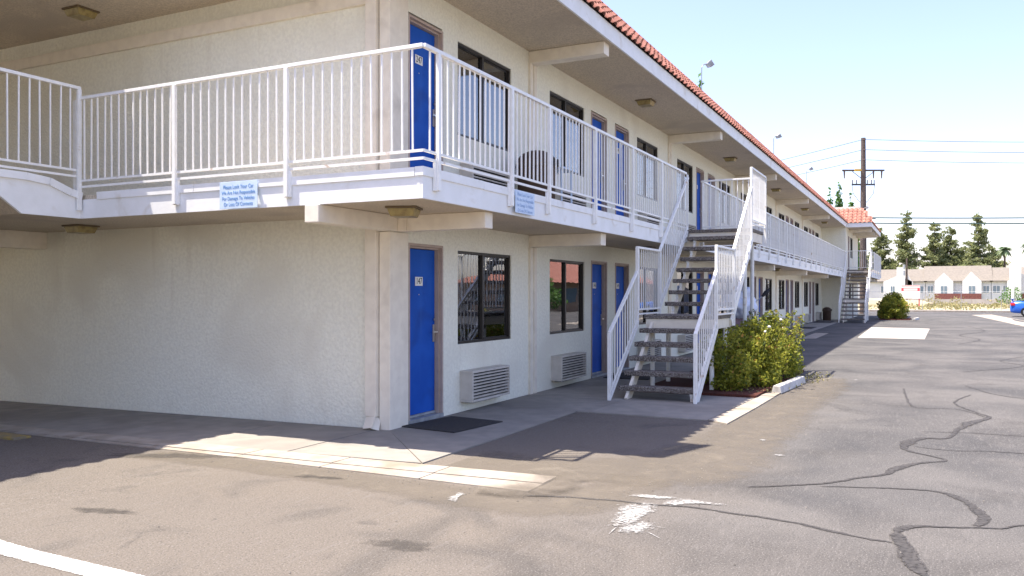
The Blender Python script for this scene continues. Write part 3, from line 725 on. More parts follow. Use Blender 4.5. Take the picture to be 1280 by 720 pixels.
# ------------------------------------------------------------------ railings
BAL = {}
def bal(h):
    k = round(h, 3)
    if k not in BAL:
        b = MB(); b.box(-.0075, -.0075, 0, .0075, .0075, h); BAL[k] = b.mesh('baluster', M['rail'])
    return BAL[k]
RT, RB, RB2 = 3.955, 2.96, 2.885
def railing(name, label, a, bp, posts, zoff=0., parent_loc=None, step=.115, out=Vector((0,-1,0)), group='white steel walkway railings', long_brackets=True, balusters=True):
    a = Vector(a); bp = Vector(bp); d = (bp-a).normalized(); L_ = (bp-a).length
    t = thing(name, label, 'railing', (a.x, a.y, U), 0, group)
    def T(s_, z): return (d.x*s_, d.y*s_, z-U+zoff)
    MB().bar(T(0, RT), T(L_, RT), .05, .038).build('top_rail', M['rail'], t, bevel=.004)
    MB().bar(T(0, RB), T(L_, RB), .016, .026).build('bottom_rail', M['rail'], t)
    MB().bar(T(0, RB2), T(L_, RB2), .016, .026).build('bottom_rail', M['rail'], t)
    for p in posts:
        b = MB()
        q = T(p, 0); w_ = .022
        zt, zb = RT-.02-U+zoff, 2.60-U
        px, py = q[0]+out.x*.02, q[1]+out.y*.02
        b.bar((px, py, zb), (px, py, zt), .045 if abs(d.x) > .5 else .045, .035, tuple(out))
        b.build('post', M['rail'], t)
        if long_brackets:
            c = Vector((px, py, 0)) - out*.022
            b = MB(); b.bar((c.x, c.y, zb-.005), (c.x, c.y, zb+.27), .085, .034, tuple(out)); b.build('bracket', M['white'], t, bevel=.003)
    if balusters:
        n = int(L_/step); me = bal(RT-.019-RB)
        for i in range(1, n):
            s_ = i*L_/n
            if any(abs(s_-p) < .035 for p in posts): continue
            o = link('baluster', me, t, T(s_, RB)); o.rotation_euler = (random.uniform(-.006,.006), random.uniform(-.006,.006), 0)
    return t
RO = -1.326
railing('walkway_railing', 'white railing along the end walkway, above the blue lettered lock your car notice', (RO,RO,0), (RO,3.62,0), [1.665,3.285,4.96], out=Vector((-1,0,0)), step=.118)
railing('walkway_railing', 'white railing before door 247 running from the near corner to the stair top', (RO,RO,0), (8.20,RO,0), [.24,1.84,2.89,4.52,6.19,7.81,9.555], step=.112)
railing('walkway_railing', 'long white railing on the upper walkway beyond the first staircase', (9.50,RO,0), (42.9,RO,0), [.0]+[1.64*i for i in range(1,21)], step=.115)
railing('walkway_railing', 'white railing on the arched walkway bridge at the left edge', (-7.3,3.585,0), (RO,3.585,0), [.1,1.4,2.8,4.2,5.95], zoff=.125, step=.125, out=Vector((0,-1,0)), long_brackets=False)
railing('walkway_railing', 'short white railing in front of the projecting far block', (44.3,-2.70,0), (51.9,-2.70,0), [.0,1.9,3.8,5.7,7.5], step=.12)

# ------------------------------------------------------------------ staircases
def staircase(loc, label, sc=1.):
    t = thing('outdoor_staircase', label, 'staircase', loc, 0, 'white steel stairs up to the walkway')
    YI, YO = -1.40, -2.62
    rise = .207; run = .25
    x0 = 3.98
    def tread(x_, z_, dpt=.29, th=.072):
        b = MB(); b.box(x_-.03, YO+.03, z_-th, x_-.03+dpt, YI-.02, z_); b.build('tread', M['tread'], t, bevel=.012)
        if dpt < .5:
            for y_ in (YI-.16, YO+.10):
                b = MB(); b.box(x_+.02, y_-.02, z_-th-.16, x_+.06, y_+.02, z_-th-.002); b.box(x_+.0, y_-.022, z_-th-.03, x_+dpt-.06, y_+.022, z_-th-.003); b.build('tread_bracket', M['rail'], t)
    for i in range(5): tread(x0+run*i, rise*(i+1))
    b = MB(); b.box(5.20, YO+.03, 1.185, 6.42, YI-.02, 1.242); b.build('landing', M['tread'], t, bevel=.01)
    b = MB(); b.box(5.22, YO+.05, 1.03, 5.27, YI-.05, 1.183).box(6.36, YO+.05, 1.03, 6.41, YI-.05, 1.183).box(5.28, YO+.05, 1.03, 6.35, YO+.09, 1.183).box(5.28, YI-.09, 1.03, 6.35, YI-.05, 1.183)
    b.build('landing_frame', M['cream'], t)
    for i in range(7): tread(6.43+run*i, 1.242+rise*(i+1))
    b = MB(); b.box(8.16, YO+.03, 2.84-.06, 9.46, YI+.04, 2.842); b.build('landing', M['tread'], t, bevel=.01)
    b = MB(); b.box(8.19, YO+.05, 2.60, 8.25, YI+.0, 2.778).box(9.38, YO+.05, 2.60, 9.43, YI+.0, 2.778).box(8.26, YO+.05, 2.60, 9.37, YO+.09, 2.778)
    b.build('landing_frame', M['cream'], t)
    # stringers
    for y_, m_ in ((YI-.16, M['cream']), (YO+.03, M['rail'])):
        b = MB(); b.bar((3.93, y_, -.02), (5.26, y_, 1.08), .045, .15, (0,0,1)); b.build('stringer', m_, t)
        b = MB(); b.bar((6.34, y_, 1.10), (8.22, y_, 2.66), .045, .15, (0,0,1)); b.build('stringer', m_, t)
    # supports
    for x_, y_, zt in ((5.34,-2.50,1.03),(6.28,-1.52,1.03),(5.36,-1.52,1.03),(6.3,-2.50,1.03),(9.28,-2.40,2.6),(8.22,-2.46,2.6)):
        b = MB(); b.tube([(x_,y_,-.05),(x_,y_,zt)], .038, 12); b.build('support_post', M['rail'], t, smooth=False)
    # rails
    def panel(y_, pts, skip_end=False, post0=True, post1=True, z_post0=None, z_post1=None):
        (xa, zb0, zt0), (xb, zb1, zt1) = pts
        MB().bar((xa, y_, zt0), (xb, y_, zt1), .048, .036, (0,0,1)).build('handrail', M['rail'], t, bevel=.004)
        MB().bar((xa, y_, zb0), (xb, y_, zb1), .022, .028, (0,0,1)).build('bottom_rail', M['rail'], t)
        if abs(zb1-zb0) > .2: MB().bar((xa, y_, zb0-.10), (xb, y_, zb1-.10), .02, .035, (0,0,1)).build('bottom_rail', M['rail'], t)
        else: MB().bar((xa, y_, zb0-.075), (xb, y_, zb1-.075), .022, .026, (0,0,1)).build('bottom_rail', M['rail'], t)
        n = max(2, int(abs(xb-xa)/.112))
        for i in range(1, n):
            s_ = i/n; x_ = xa+(xb-xa)*s_; zb = zb0+(zb1-zb0)*s_; zt = zt0+(zt1-zt0)*s_
            link('baluster', bal(zt-zb-.02), t, (x_, y_, zb+.005))
    def post(x_, y_, z0, z1): MB().box(x_-.022, y_-.022, z0, x_+.022, y_+.022, z1).build('post', M['rail'], t)
    for y_, xs_ in ((YO-.0, (3.82,5.14,6.44,8.0,9.48)), (YI+.02, (3.66,4.98,6.24,8.14,None))):
        a0, a1, a2, a3, a4 = xs_
        sl = .80
        post(a0, y_, 0, 1.01)
        panel(y_, ((a0, .10, 1.01), (a1, .10+(a1-a0)*sl, 1.0+(a1-a0)*sl-.10)))
        post(a1, y_, 1.05, 2.35)
        panel(y_, ((a1, 1.34, 2.345), (a2, 1.34, 2.345)))
        post(a2, y_, 1.05, 2.33)
        zt = 2.345+(a3-a2)*.80
        panel(y_, ((a2, 1.42, 2.345), (a3, 1.42+(a3-a2)*.78, zt)))
        if a4:
            post(a3, y_, 2.62, 3.96)
            panel(y_, ((a3, 2.99, 3.955), (a4, 2.99, 3.955)))
            post(a4, y_, 2.62, 3.96)
    # return panel across the end of the top landing
    xe = 9.48
    MB().bar((xe, YO, 3.955), (xe, YI+.06, 3.955), .048, .036).build('handrail', M['rail'], t, bevel=.004)
    MB().bar((xe, YO, 2.99), (xe, YI+.06, 2.99), .022, .028).build('bottom_rail', M['rail'], t)
    for i in range(1, 11): link('baluster', bal(.945), t, (xe, YO+i*(YI-YO)/11, 2.995))
    return t
staircase((0,0,0), 'nearest white steel staircase with pebbled concrete treads beside the shrub')
staircase((34.5,-.02,.09), 'distant white steel staircase at the projecting far end of the motel')

# ------------------------------------------------------------------ fittings on the walls
def ac_unit():
    t = thing('air_conditioner', 'x', 'air conditioner', (0,0,0), 0, 'beige louvred air conditioners under the windows')
    b = MB(); b.box(0, -.20, 0, 1.10, .02, .03).box(0, -.20, .385, 1.10, .02, .415).box(0, -.20, .031, .03, .02, .384).box(1.07, -.20, .031, 1.10, .02, .384).box(.031, -.14, .031, 1.069, .0, .384)
    b.build('housing', M['ac'], t, bevel=.004)
    b = MB(); b.box(.04, -.145, .035, 1.06, -.1405, .38); b.build('grille_back', M['acd'], t)
    for i in range(8):
        z_ = .048+i*.0425
        b = MB(); b.bar((.032, -.180, z_+.012), (1.068, -.180, z_+.012), .028, .019, (0,-.15,1)); b.build('louvre', M['ac'], t)
    b = MB(); b.box(.15, -.12, -.028, .95, .0, -.001); b.build('support_angle', M['galv'], t)
    return t
ORD = ['first','second','third','fourth','fifth','sixth','seventh','eighth','ninth','tenth','eleventh']
ac0 = ac_unit(); used = False
for fl, z_, nmf in ((0, .15, 'ground floor'), (1, U+.14, 'upper floor')):
    for i, (a, c) in enumerate(win):
        xx = a+.05 if i % 2 == 0 or True else a
        lab = 'beige louvred air conditioner, %s on the %s counting from the near corner' % (ORD[i], nmf)
        if i == 0: lab = 'beige louvred air conditioner under the %s window beside door %s' % (nmf, '147' if fl == 0 else '247')
        if not used: ac0.location = (xx, 0, z_); ac0['label'] = lab; used = True
        else: dup(ac0, (xx, 0, z_), 0, lab)
def ceiling_light():
    t = thing('ceiling_light', 'x', 'ceiling light', (0,0,0), 0, 'square amber ceiling lights')
    b = MB(); b.box(-.165, -.165, -.022, .165, .165, 0); b.build('base', M['lampbase'], t, bevel=.004)
    b = MB(); n = 0
    b.v = [(-.15,-.15,-.022),(.15,-.15,-.022),(.15,.15,-.022),(-.15,.15,-.022),(-.12,-.12,-.105),(.12,-.12,-.105),(.12,.12,-.105),(-.12,.12,-.105)]
    b.f = [(0,3,2,1),(4,5,6,7),(0,1,5,4),(1,2,6,5),(2,3,7,6),(3,0,4,7)]
    b.build('lens', M['lens'], t, bevel=.01)
    return t
cl0 = ceiling_light(); cl0.location = (-.66,-.66,2.509); cl0.rotation_euler = (0,0,R(20)); cl0['label'] = 'amber ceiling light above the corner column near door 147'
dup(cl0, (-.62,4.53,2.509), 0, 'amber ceiling light under the left end of the walkway')
dup(cl0, (-.62,4.53,5.389), 0, 'amber ceiling light on the roof soffit at the top left')
for i in range(5):
    dup(cl0, (7.85+P*i,-.62,5.389), 0, 'amber light on the roof soffit, %s one along from the near corner' % ORD[i])
    dup(cl0, (7.85+P*i,-.62,2.509), 0, 'amber light under the walkway, %s one beyond the corner light' % ORD[i])

# signs on the walkway edge
def notice(loc, rz, label, ink, w_=.54, h=.29):
    t = thing('notice_sign', label, 'sign', loc, rz, 'parking notices on the walkway edge')
    b = MB(); b.box(-w_/2, -.014, -h/2, w_/2, -.010, h/2); b.box(-w_/2+.02, -.010, h/2-.06, -w_/2+.06, .02, h/2-.03).box(w_/2-.06, -.010, h/2-.06, w_/2-.02, .02, h/2-.03)
    b.build('panel', M['signw'], t, bevel=.002)
    for i, (s_, sz) in enumerate((('Please Lock Your Car', .058), ('We Are Not Responsible', .055), ('For Damage To Vehicles', .055), ('Or Loss Of Contents', .057))):
        link('lettering', text_mesh(s_, sz, ink, sx=.84*w_/.54), t, (0, -.0155, .088-i*.062), (R(90),0,0))
    return t
notice((-1.335, 1.0, 2.655), R(-90), 'blue lettered lock your car notice on the end walkway fascia', M['signb'])
notice((.855, -1.335, 2.665), 0, 'faded lock your car notice on the front walkway fascia', M['signbf'], .52, .26)

# door mats
def doormat(x_, y_, w_, d_, rz, label):
    b = MB(); b.box(-w_/2, -d_/2, .014, w_/2, d_/2, .026); o = b.build('doormat', M['mat'], None, (x_, y_, g(x_, y_)), (0,0,rz), bevel=.004)
    return tag(o, label, 'doormat', 'black doormats')
doormat(.68, -.46, .98, .80, R(-7), 'black rubber doormat in front of door 147')
for k in range(5):
    q = P0+P*k
    if k != 0: doormat(q+3.66, -.62, 1.9, .85, 0, 'wide black doormat before the paired doors, %s pair along the ground floor' % ORD[k])
doormat(7.55, -.62, 1.9, .85, 0, 'wide black doormat behind the nearest staircase')

# litter bins
def bin_(loc, label, h=.92):
    t = thing('litter_bin', label, 'bin', loc, 0, 'brown domed litter bins')
    b = MB(); b.lathe([(.24,0),(.27,.02),(.29,h*.68),(.30,h*.70)], n=24); b.build('body', M['brown'], t, smooth=True)
    b = MB(); b.lathe([(.31,h*.70),(.315,h*.74),(.295,h*.84),(.23,h*.93),(.12,h*.985),(.02,h)], n=24); b.build('lid', M['brown'], t, smooth=True)
    b = MB(); b.box(-.12,-.325,h*.73,.12,-.27,h*.84); b.build('flap', M['black'], t)
    return t
bin_((3.18,-.42,U), 'brown domed litter bin on the upper walkway behind the railing')
bin_((41.2,-.5,.08), 'brown domed litter bin against the far end wall', .9).scale = (.78,.78,.85)
# clear plastic stool beside the upper bin
pt = thing('plastic_side_table', 'small pale plastic table beside the bin on the upper walkway', 'table', (3.85,-.45,U))
b = MB(); b.box(-.25,-.22,.70,.25,.22,.73); b.build('table_top', M['signw'], pt, bevel=.01)
for sx in (-1,1):
    for sy in (-1,1): MB().bar((sx*.2,sy*.17,0),(sx*.19,sy*.16,.70),.025,.025).build('leg', M['signw'], pt)

# floodlights on the roof
def flood():
    t = thing('roof_floodlight', 'x', 'floodlight', (0,0,0), 0, 'floodlights on thin poles along the roof')
    b = MB(); b.tube([(0,0,0),(0,0,.80),(.02,-.04,.87),(.10,-.12,.90)], .014, 6); b.build('pole', M['galv'], t)
    b = MB(); b.v = [(-.11,0,-.08),(.11,0,-.08),(.11,0,.08),(-.11,0,.08),(-.07,.12,-.05),(.07,.12,-.05),(.07,.12,.05),(-.07,.12,.05)]
    b.f = [(0,1,2,3),(7,6,5,4),(0,4,5,1),(1,5,6,2),(2,6,7,3),(3,7,4,0)]
    b.build('lamp_head', M['galv'], t, (.16,-.20,.92), (R(-35),0,R(35)), bevel=.006)
    return t
fl0 = flood(); fl0.location = (12.42,-.6,6.35); fl0['label'] = 'nearest roof floodlight, beside the cypress tip'
dup(fl0, (22.97,-.6,6.35), .2, 'second roof floodlight along the eave')
dup(fl0, (31.84,-.6,6.35), -.2, 'third roof floodlight, tan faced, along the eave')
dup(fl0, (45.2,-1.2,6.4), .4, 'roof floodlight above the projecting far block')
dup(fl0, (46.8,-2.0,5.9), -.5, 'small floodlight at the corner of the far tiled roof')

# ------------------------------------------------------------------ planting
def foliage(name, blobs, n, size, m, parent=None, fold=.25, flat=.0, zmin=None):
    b = MB(); tint = []
    tot = sum(r[0]*r[1]*r[2] for _, r in blobs)
    for c, r in blobs:
        k = int(n*r[0]*r[1]*r[2]/tot)+1
        bt = random.uniform(-.15, .15)
        for _ in range(k):
            d = Vector((random.gauss(0,1), random.gauss(0,1), random.gauss(0,1))).normalized()
            rr = random.random()**.4
            p = Vector((c[0]+d.x*r[0]*rr, c[1]+d.y*r[1]*rr, c[2]+d.z*r[2]*rr))
            if zmin is not None and p.z < zmin: continue
            u = Vector((random.gauss(0,1), random.gauss(0,1), random.gauss(0,1)*(1-flat))).normalized()
            v = u.cross(Vector((random.gauss(0,1), random.gauss(0,1), random.gauss(0,1)))).normalized()
            nn = u.cross(v); s_ = size*random.uniform(.6, 1.3)
            i = len(b.v)
            b.v += [tuple(p-u*s_*.5), tuple(p+v*s_*.3+nn*s_*fold*.4), tuple(p+u*s_*.5), tuple(p-v*s_*.3+nn*s_*fold*.4)]
            b.f += [(i, i+1, i+2), (i, i+2, i+3)]
            tv = cl(random.gauss(.5+bt, .22), 0, 1); tint += [tv, tv]
    me = b.mesh(name, m)
    a = me.attributes.new('tint', 'FLOAT', 'FACE'); a.data.foreach_set('value', tint)
    return link(name, me, parent)
def shrub(loc, dims, label, n=9000, size=.055, shoots=18, blobs_n=60, vary=(.62, 1.14), rr_=(.06,.17)):
    t = thing('flowering_shrub', label, 'shrub', loc)
    lx, ly, lz = dims; blobs = []; stems = MB(); tips = []
    for i in range(blobs_n):
        a = random.uniform(0, 6.283); rr = math.sqrt(random.random())
        x_, y_ = lx/2*rr*math.cos(a), ly/2*rr*math.sin(a)
        top = lz*(1-.45*rr**2.2)*random.uniform(*vary)
        z_ = random.uniform(.12, 1)*top
        r_ = random.uniform(*rr_)*(lx/3.2)**.5
        blobs.append(((x_, y_, max(z_, r_*.8)), (r_, r_, r_*.9)))
        if i % 2 == 0:
            stems.tube([(x_*.25, y_*.25, 0), (x_*.6, y_*.6, z_*.5), (x_, y_, z_)], [.016, .01, .005], 5)
    for i in range(shoots):
        a = random.uniform(-2.4, .6); rr = random.uniform(.6, 1.0)
        x_, y_ = lx/2*rr*math.cos(a), ly/2*rr*math.sin(a); h = lz*random.uniform(.75, 1.12)*(1-.3*(rr-.5))
        x2, y2 = x_*1.18+random.uniform(-.05,.05), y_*1.2
        stems.tube([(x_*.4, y_*.4, .1), (x_*.8, y_*.8, h*.6), (x2, y2, h)], [.009, .006, .003], 5); tips.append((x2, y2, h))
        for k in range(4):
            f_ = .6+.12*k; blobs.append(((x_*.8+(x2-x_*.8)*(f_-.5)*2, y_*.8+(y2-y_*.8)*(f_-.5)*2, h*f_), (.06,.06,.08)))
    stems.build('stems', M['bark'], t)
    foliage('foliage', blobs, n, size, M['leaf'], t, zmin=.02)
    fb = MB()
    for i, tp in enumerate(tips):
        if i % 7 == 0: fb.lathe([(.004,-.02),(.024,-.008),(.028,.008),(.012,.02)], n=7); 
        if i % 7 == 0:
            for k in range(28): 
                v = fb.v[-28+k]; fb.v[-28+k] = (v[0]+tp[0], v[1]+tp[1], v[2]+tp[2])
    fb.build('blossoms', M['plate'], t)
    return t
shrub((7.50,-2.76,.04), (4.7,1.5,1.20), 'bushy yellow green flowering shrub beside the nearest staircase', 26000, .06, 44, 230)
shrub((45.6,-3.75,.1), (2.8,1.4,1.5), 'rounded dark green shrub at the foot of the distant staircase', 12000, .13, 0, 130, (.93, 1.03), (.2, .32))

# grit, pebbles and fallen leaves
b = MB()
def pebble(b, x_, y_, s_):
    z_ = g(x_, y_)+.004; n = len(b.v); a = random.uniform(0, 6.28)
    for k in range(4): b.v.append((x_+s_*math.cos(a+k*1.57)*random.uniform(.6,1), y_+s_*math.sin(a+k*1.57)*random.uniform(.6,1), z_))
    b.v.append((x_, y_, z_+s_*.7)); b.f += [(n,n+1,n+4),(n+1,n+2,n+4),(n+2,n+3,n+4),(n+3,n,n+4)]
for i in range(1500):
    q = random.random()
    if q < .45: x_, y_ = random.uniform(-2.4,7.5), random.gauss(-3.6,.35)
    elif q < .6: x_, y_ = random.gauss(-2.05,.12), random.uniform(-3,2)
    else: x_, y_ = random.uniform(-6,9), random.uniform(-8,1.2)
    if x_ > -2.0 and y_ > -3.3 : continue
    pebble(b, x_, y_, random.choice((.004,.005,.007,.010)))
tag(b.build('grit', mat('grit', (.22,.20,.17), .9, (.10,.09,.08), 3.)), kind='stuff')
foliage('fallen_leaves', [((7.4,-3.35,.05),(2.2,.35,.012)),((5.6,-3.0,.06),(.6,.4,.012)),((8.6,-3.7,.03),(1.2,.3,.012))], 420, .05, M['dry'])['kind'] = 'stuff'

# wheel stops
def stopper(loc, rz, label, L_=1.85):
    b = MB(); side_prism(b, [(-.08,0),(.08,0),(.055,.12),(-.055,.12)], -L_/2, L_/2)
    o = b.build('wheel_stop', mat('wheel_stop_concrete', (.60,.58,.54), .9, (.5,.48,.44), 8., bump=.3, bs=60., c3=(.3,.28,.25), n3=5.), None, loc, (0,0,rz), bevel=.012)
    return tag(o, label, 'wheel stop')
stopper((6.55,-3.52,.02), R(86), 'chipped white concrete wheel stop in front of the near shrub')
stopper((44.5,-4.9,.1), R(84), 'pale concrete wheel stop by the distant shrub')

# housekeeping cart with linen and a duster
ct = thing('laundry_cart', 'housekeeping cart heaped with bed linen behind the near shrub', 'cart', (16.2,-.85,.03))
b = MB(); b.box(-.5,-.28,.2,.5,.28,.26).box(-.5,-.28,.6,.5,.28,.64); b.build('shelf', M['galv'], ct)
b = MB(); b.box(-.46,-.25,.27,.46,.25,.95); b.build('bag', M['cartbag'], ct, bevel=.05)
for sx in (-1,1):
    for sy in (-1,1):
        MB().bar((sx*.48,sy*.26,.1),(sx*.48,sy*.26,1.0),.025,.025).build('upright', M['galv'], ct)
        b = MB(); b.tube([(sx*.42,sy*.26-.015,.06),(sx*.42,sy*.26+.015,.06)], .06, 12); b.build('wheel', M['black'], ct)
def heap(name, loc, r, m, label, cat, seed=1):
    rnd = random.Random(seed)
    bm = bmesh.new(); bmesh.ops.create_icosphere(bm, subdivisions=4, radius=1)
    from mathutils import noise as nz
    for v in bm.verts:
        n = nz.noise(v.co*1.6+Vector((seed,0,0)))*.35+nz.noise(v.co*4.+Vector((0,seed,0)))*.13+nz.noise(v.co*9.)*.05
        v.co *= 1+n; v.co.x *= r[0]; v.co.y *= r[1]; v.co.z *= r[2]
    me = bpy.data.meshes.new(name); bm.to_mesh(me); bm.free(); me.materials.append(m)
    for p in me.polygons: p.use_smooth = True
    return tag(link(name, me, None, loc), label, cat)
heap('bed_linen', (15.9,-.85,1.36), (.80,.40,.42), M['linen'], 'rumpled heap of pale blue white bed linen on the cart', 'linen', 3)
du = thing('duster', 'black headed duster on a pale stick poking out of the linen', 'duster', (16.8,-1.05,1.32))
MB().tube([(0,0,0),(.36,-.18,.20)], .012, 6).build('handle', M['galv'], du)
MB().tube([(.34,-.17,.19),(.50,-.26,.30),(.62,-.33,.42)], [.03,.075,.02], 8).build('head', M['black'], du)

# ------------------------------------------------------------------ other wing (left, past the driveway)
wg = thing('motel_wing', 'second cream motel wing across the covered driveway', 'building', (-7.4,3.6,0))
b = MB(); b.box(-9, .3, -.3, 0, 14, 5.9); b.build('wall', ST, wg)
b = MB(); b.box(-9.4, -.2, 5.63, .05, 14.2, 5.9); b.build('roof', M['flash'], wg)
# neighbouring block across the lot, seen only mirrored in the windows
nb = thing('neighbour_building', 'cream neighbouring block with red hipped tile roof across the lot', 'building', (58,-33,0), R(4))
b = MB(); b.box(0,0,-.3,14,14,2.5); b.build('wall', mat('tan_stucco', (.42,.31,.22), .9, (.36,.26,.19), 2.), nb)
b = MB(); b.v = [(-1,-1,2.51),(15,-1,2.51),(15,15,2.51),(-1,15,2.51),(5,7,4.6),(9,7,4.6)]; b.f = [(0,1,5,4),(1,2,5),(2,3,4,5),(3,0,4),(3,2,1,0)]; b.build('roof', M['tile'], nb)
for i in range(4):
    b = MB(); b.box(-.05, 1.2+i*3.2, .9, -.004, 2.6+i*3.2, 2.0); b.build('window', M['hwin'], nb)
nt_ = thing('leafy_tree', 'small dark tree in front of the neighbouring block', 'tree', (54.5,-22.8,0)); MB().tube([(0,0,0),(0,0,1.6)], [.1,.05], 6).build('trunk', M['bark'], nt_)
foliage('crown', [((0,0,2.0),(1.1,1.1,1.2)),((.3,1.2,1.2),(.9,.9,.9)),((0,-1.3,1.1),(1.,1.,.9))], 1500, .25, M['cypress'], nt_)

# ------------------------------------------------------------------ utility pole and lines
PX, PY = 59.0, -1.18
up_ = thing('utility_pole', 'tall dark wooden utility pole with crossarms behind the far roof', 'utility pole', (PX, PY, 0))
MB().tube([(0,0,-.5),(0,0,6),(0,0,13.1)], [.26,.22,.16], 12).build('pole', M['wood'], up_)
ar = Vector((-.44,.90,0)).normalized()
def arm(z_, h, name='crossarm', m=M['wood']):
    return MB().bar(tuple(-ar*h+Vector((0,0,z_))), tuple(ar*h+Vector((0,0,z_))), .10, .12).build(name, m, up_)
arm(10.7, 1.55); arm(9.65, .85, 'crossarm', M['wire'])
MB().bar(tuple(ar*.15+Vector((-.15,0,10.705))), tuple(ar*.62+Vector((-.15,0,10.705))), .11, .14).build('yellow_band', M['ybr'], up_)
for s_ in (-1, 1):
    MB().bar(tuple(ar*s_*.8+Vector((0,0,10.62))), (0,0,10.0), .04, .04).build('brace', M['wire'], up_)
    MB().tube([tuple(ar*s_*.83+Vector((0,0,9.6))), tuple(ar*s_*.75+Vector((0,0,9.0))), tuple(ar*s_*.3+Vector((0,0,8.4))), (0,0,8.2)], .02, 5).build('drop_wire', M['wire'], up_)
for a_ in (1.4, -.75, -1.35):
    MB().tube([tuple(ar*a_+Vector((0,0,10.65))), tuple(ar*a_+Vector((0,0,10.1)))], [.07,.04], 7).build('insulator', M['ceram'], up_)
for a_ in (.8,.5,-.3,-.6,-.8):
    MB().tube([tuple(ar*a_+Vector((0,0,9.7))), tuple(ar*a_+Vector((0,0,10.0)))], .035, 6).build('insulator', M['ceram'], up_)
for z_ in (12.95, 12.2, 11.45):
    MB().tube([(-.15,-.05,z_),(-.25,-.15,z_)], .06, 7).build('insulator', M['ceram'], up_)
b = MB(); b.bar(tuple(-ar*.9+Vector((0,0,7.15))), (0,0,7.15), .08, .08); b.build('crossarm', M['wire'], up_)
def line(a, b_, sag, rad, m, label):
    a = Vector(a); b_ = Vector(b_); pts = []
    for i in range(25):
        t_ = i/24; p = a.lerp(b_, t_); p.z -= sag*4*t_*(1-t_); pts.append(p)
    o = MB().tube(pts, rad, 5, False).build('power_line', m); return tag(o, label, 'power line', 'overhead lines')
for i, z_ in enumerate((12.95, 12.2, 11.45)):
    line((PX-.2,PY-.1,z_), (74,-48,z_+.6), .9, .019, M['wire'], '%s thin wire running right from the utility pole' % ('topmost','middle','lowest')[i])
    line((PX-.1,PY+.1,z_), (90,45,z_-.3), .8, .019, M['wire'], '%s thin wire running left from the utility pole' % ('topmost','middle','lowest')[i])
for i, z_ in enumerate((7.15, 6.75)):
    line((PX-.3,PY-.6,z_), (74,-48,z_+.9), .5, .045, M['cable'], '%s thick dark cable crossing before the pines' % ('upper','lower')[i])

# ------------------------------------------------------------------ field, fence, houses, trees
def gz(x_, y_): return gf(x_, y_)-.06
fw = thing('boundary_wall', 'low pale block wall between the dry field and the townhouses', 'wall', (208,-10,gz(208,0)))
for i in range(44):
    b = MB(); b.box(0, 60-i*3.2, -.4, .3, 60-i*3.2+3.15, 1.45+random.uniform(-.04,.04)); b.build('wall_panel', M['fence'], fw)
def pd(y): return y
def townhouse(y0, y1, zr, label, gables=(), towers=(), wins=(), bricks=(), X=219., ze=4.45):
    zb = gz(X, 0)-.3
    t = thing('townhouse_row', label, 'house', (X, (y0+y1)/2, 0)); oy = (y0+y1)/2
    b = MB(); b.box(0, y1-oy, zb, 12, y0-oy, ze); b.build('wall', M['hwall'], t)
    b = MB(); a0, a1 = y1-oy-.4, y0-oy+.4
    b.v = [(-.7,a0,ze-.1),(-.7,a1,ze-.1),(6,a1,zr),(6,a0,zr),(12.7,a0,ze-.1),(12.7,a1,ze-.1),(-.7,a0,ze+.15),(-.7,a1,ze+.15),(6,a1,zr+.25),(6,a0,zr+.25),(12.7,a0,ze+.15),(12.7,a1,ze+.15)]
    b.f = [(0,3,2,1),(3,4,5,2),(6,7,8,9),(9,8,11,10),(0,1,7,6),(4,10,11,5),(0,6,9,3),(3,9,10,4),(1,2,8,7),(2,5,11,8)]; b.build('roof', M['hroof'], t)
    for gy, hw, zp in gables:
        b = MB(); c = gy-oy
        b.v = [(-.9,c-hw,zb),(-.9,c+hw,zb),(-.9,c+hw,ze),(-.9,c,zp),(-.9,c-hw,ze),(4,c-hw,zb),(4,c+hw,zb),(4,c+hw,ze),(4,c,zp),(4,c-hw,ze)]
        b.f = [(0,4,3,2,1),(5,6,7,8,9),(0,1,6,5),(1,2,7,6),(2,3,8,7),(3,4,9,8),(4,0,5,9)]; b.build('gable', M['hwall'], t)
    for ty, hw, zt in towers:
        b = MB(); b.box(-1.5, ty-oy-hw, zb, .8, ty-oy+hw, zt); b.build('chimney', M['hwall'], t)
    for ya, yb in bricks:
        b = MB(); b.box(-1.0, yb-oy, zb, -.902, ya-oy, 1.55); b.build('brick_base', M['hbrick'], t)
    for wy, hw, z0, z1, xx in wins:
        b = MB(); b.box(xx-.05, wy-oy-hw-.12, z0-.12, xx-.002, wy-oy+hw+.12, z1+.12); f_ = b.build('window', M['plate'], t)
        b = MB(); b.box(xx-.08, wy-oy-hw, z0, xx-.052, wy-oy-.05, z1).box(xx-.08, wy-oy+.05, z0, xx-.052, wy-oy+hw, z1); b.build('pane', M['hwin'], f_)
W1, W2 = 1.75, 3.35
townhouse(16, -4.5, 7.4, 'townhouse block at the left behind the billboard, with white chimney', [(1.5,3.3,6.0),(-.6,1.0,6.2)], [(.85,.95,8.0)],
    [(4.6,.75,W1,W2,0.),(1.9+.8,.45,W1,W2,-.9),(-1.2,.5,W1,W2,-.9),(-3.4,.7,W1,W2,0.),(9.5,.7,W1,W2,0.)], [(3.0,-1.7)])
townhouse(-4.6, -18.4, 8.1, 'middle townhouse block with two white gables over brick', [(-8.5,2.0,6.6),(-14.4,2.0,6.7)], [],
    [(-5.6,.6,W1,W2,0.),(-8.5,.7,W1-.2,W2,-.9),(-14.4,.7,W1-.2,W2,-.9),(-17.4,.6,W1,W2,0.)], [(-6.5,-16.4)])
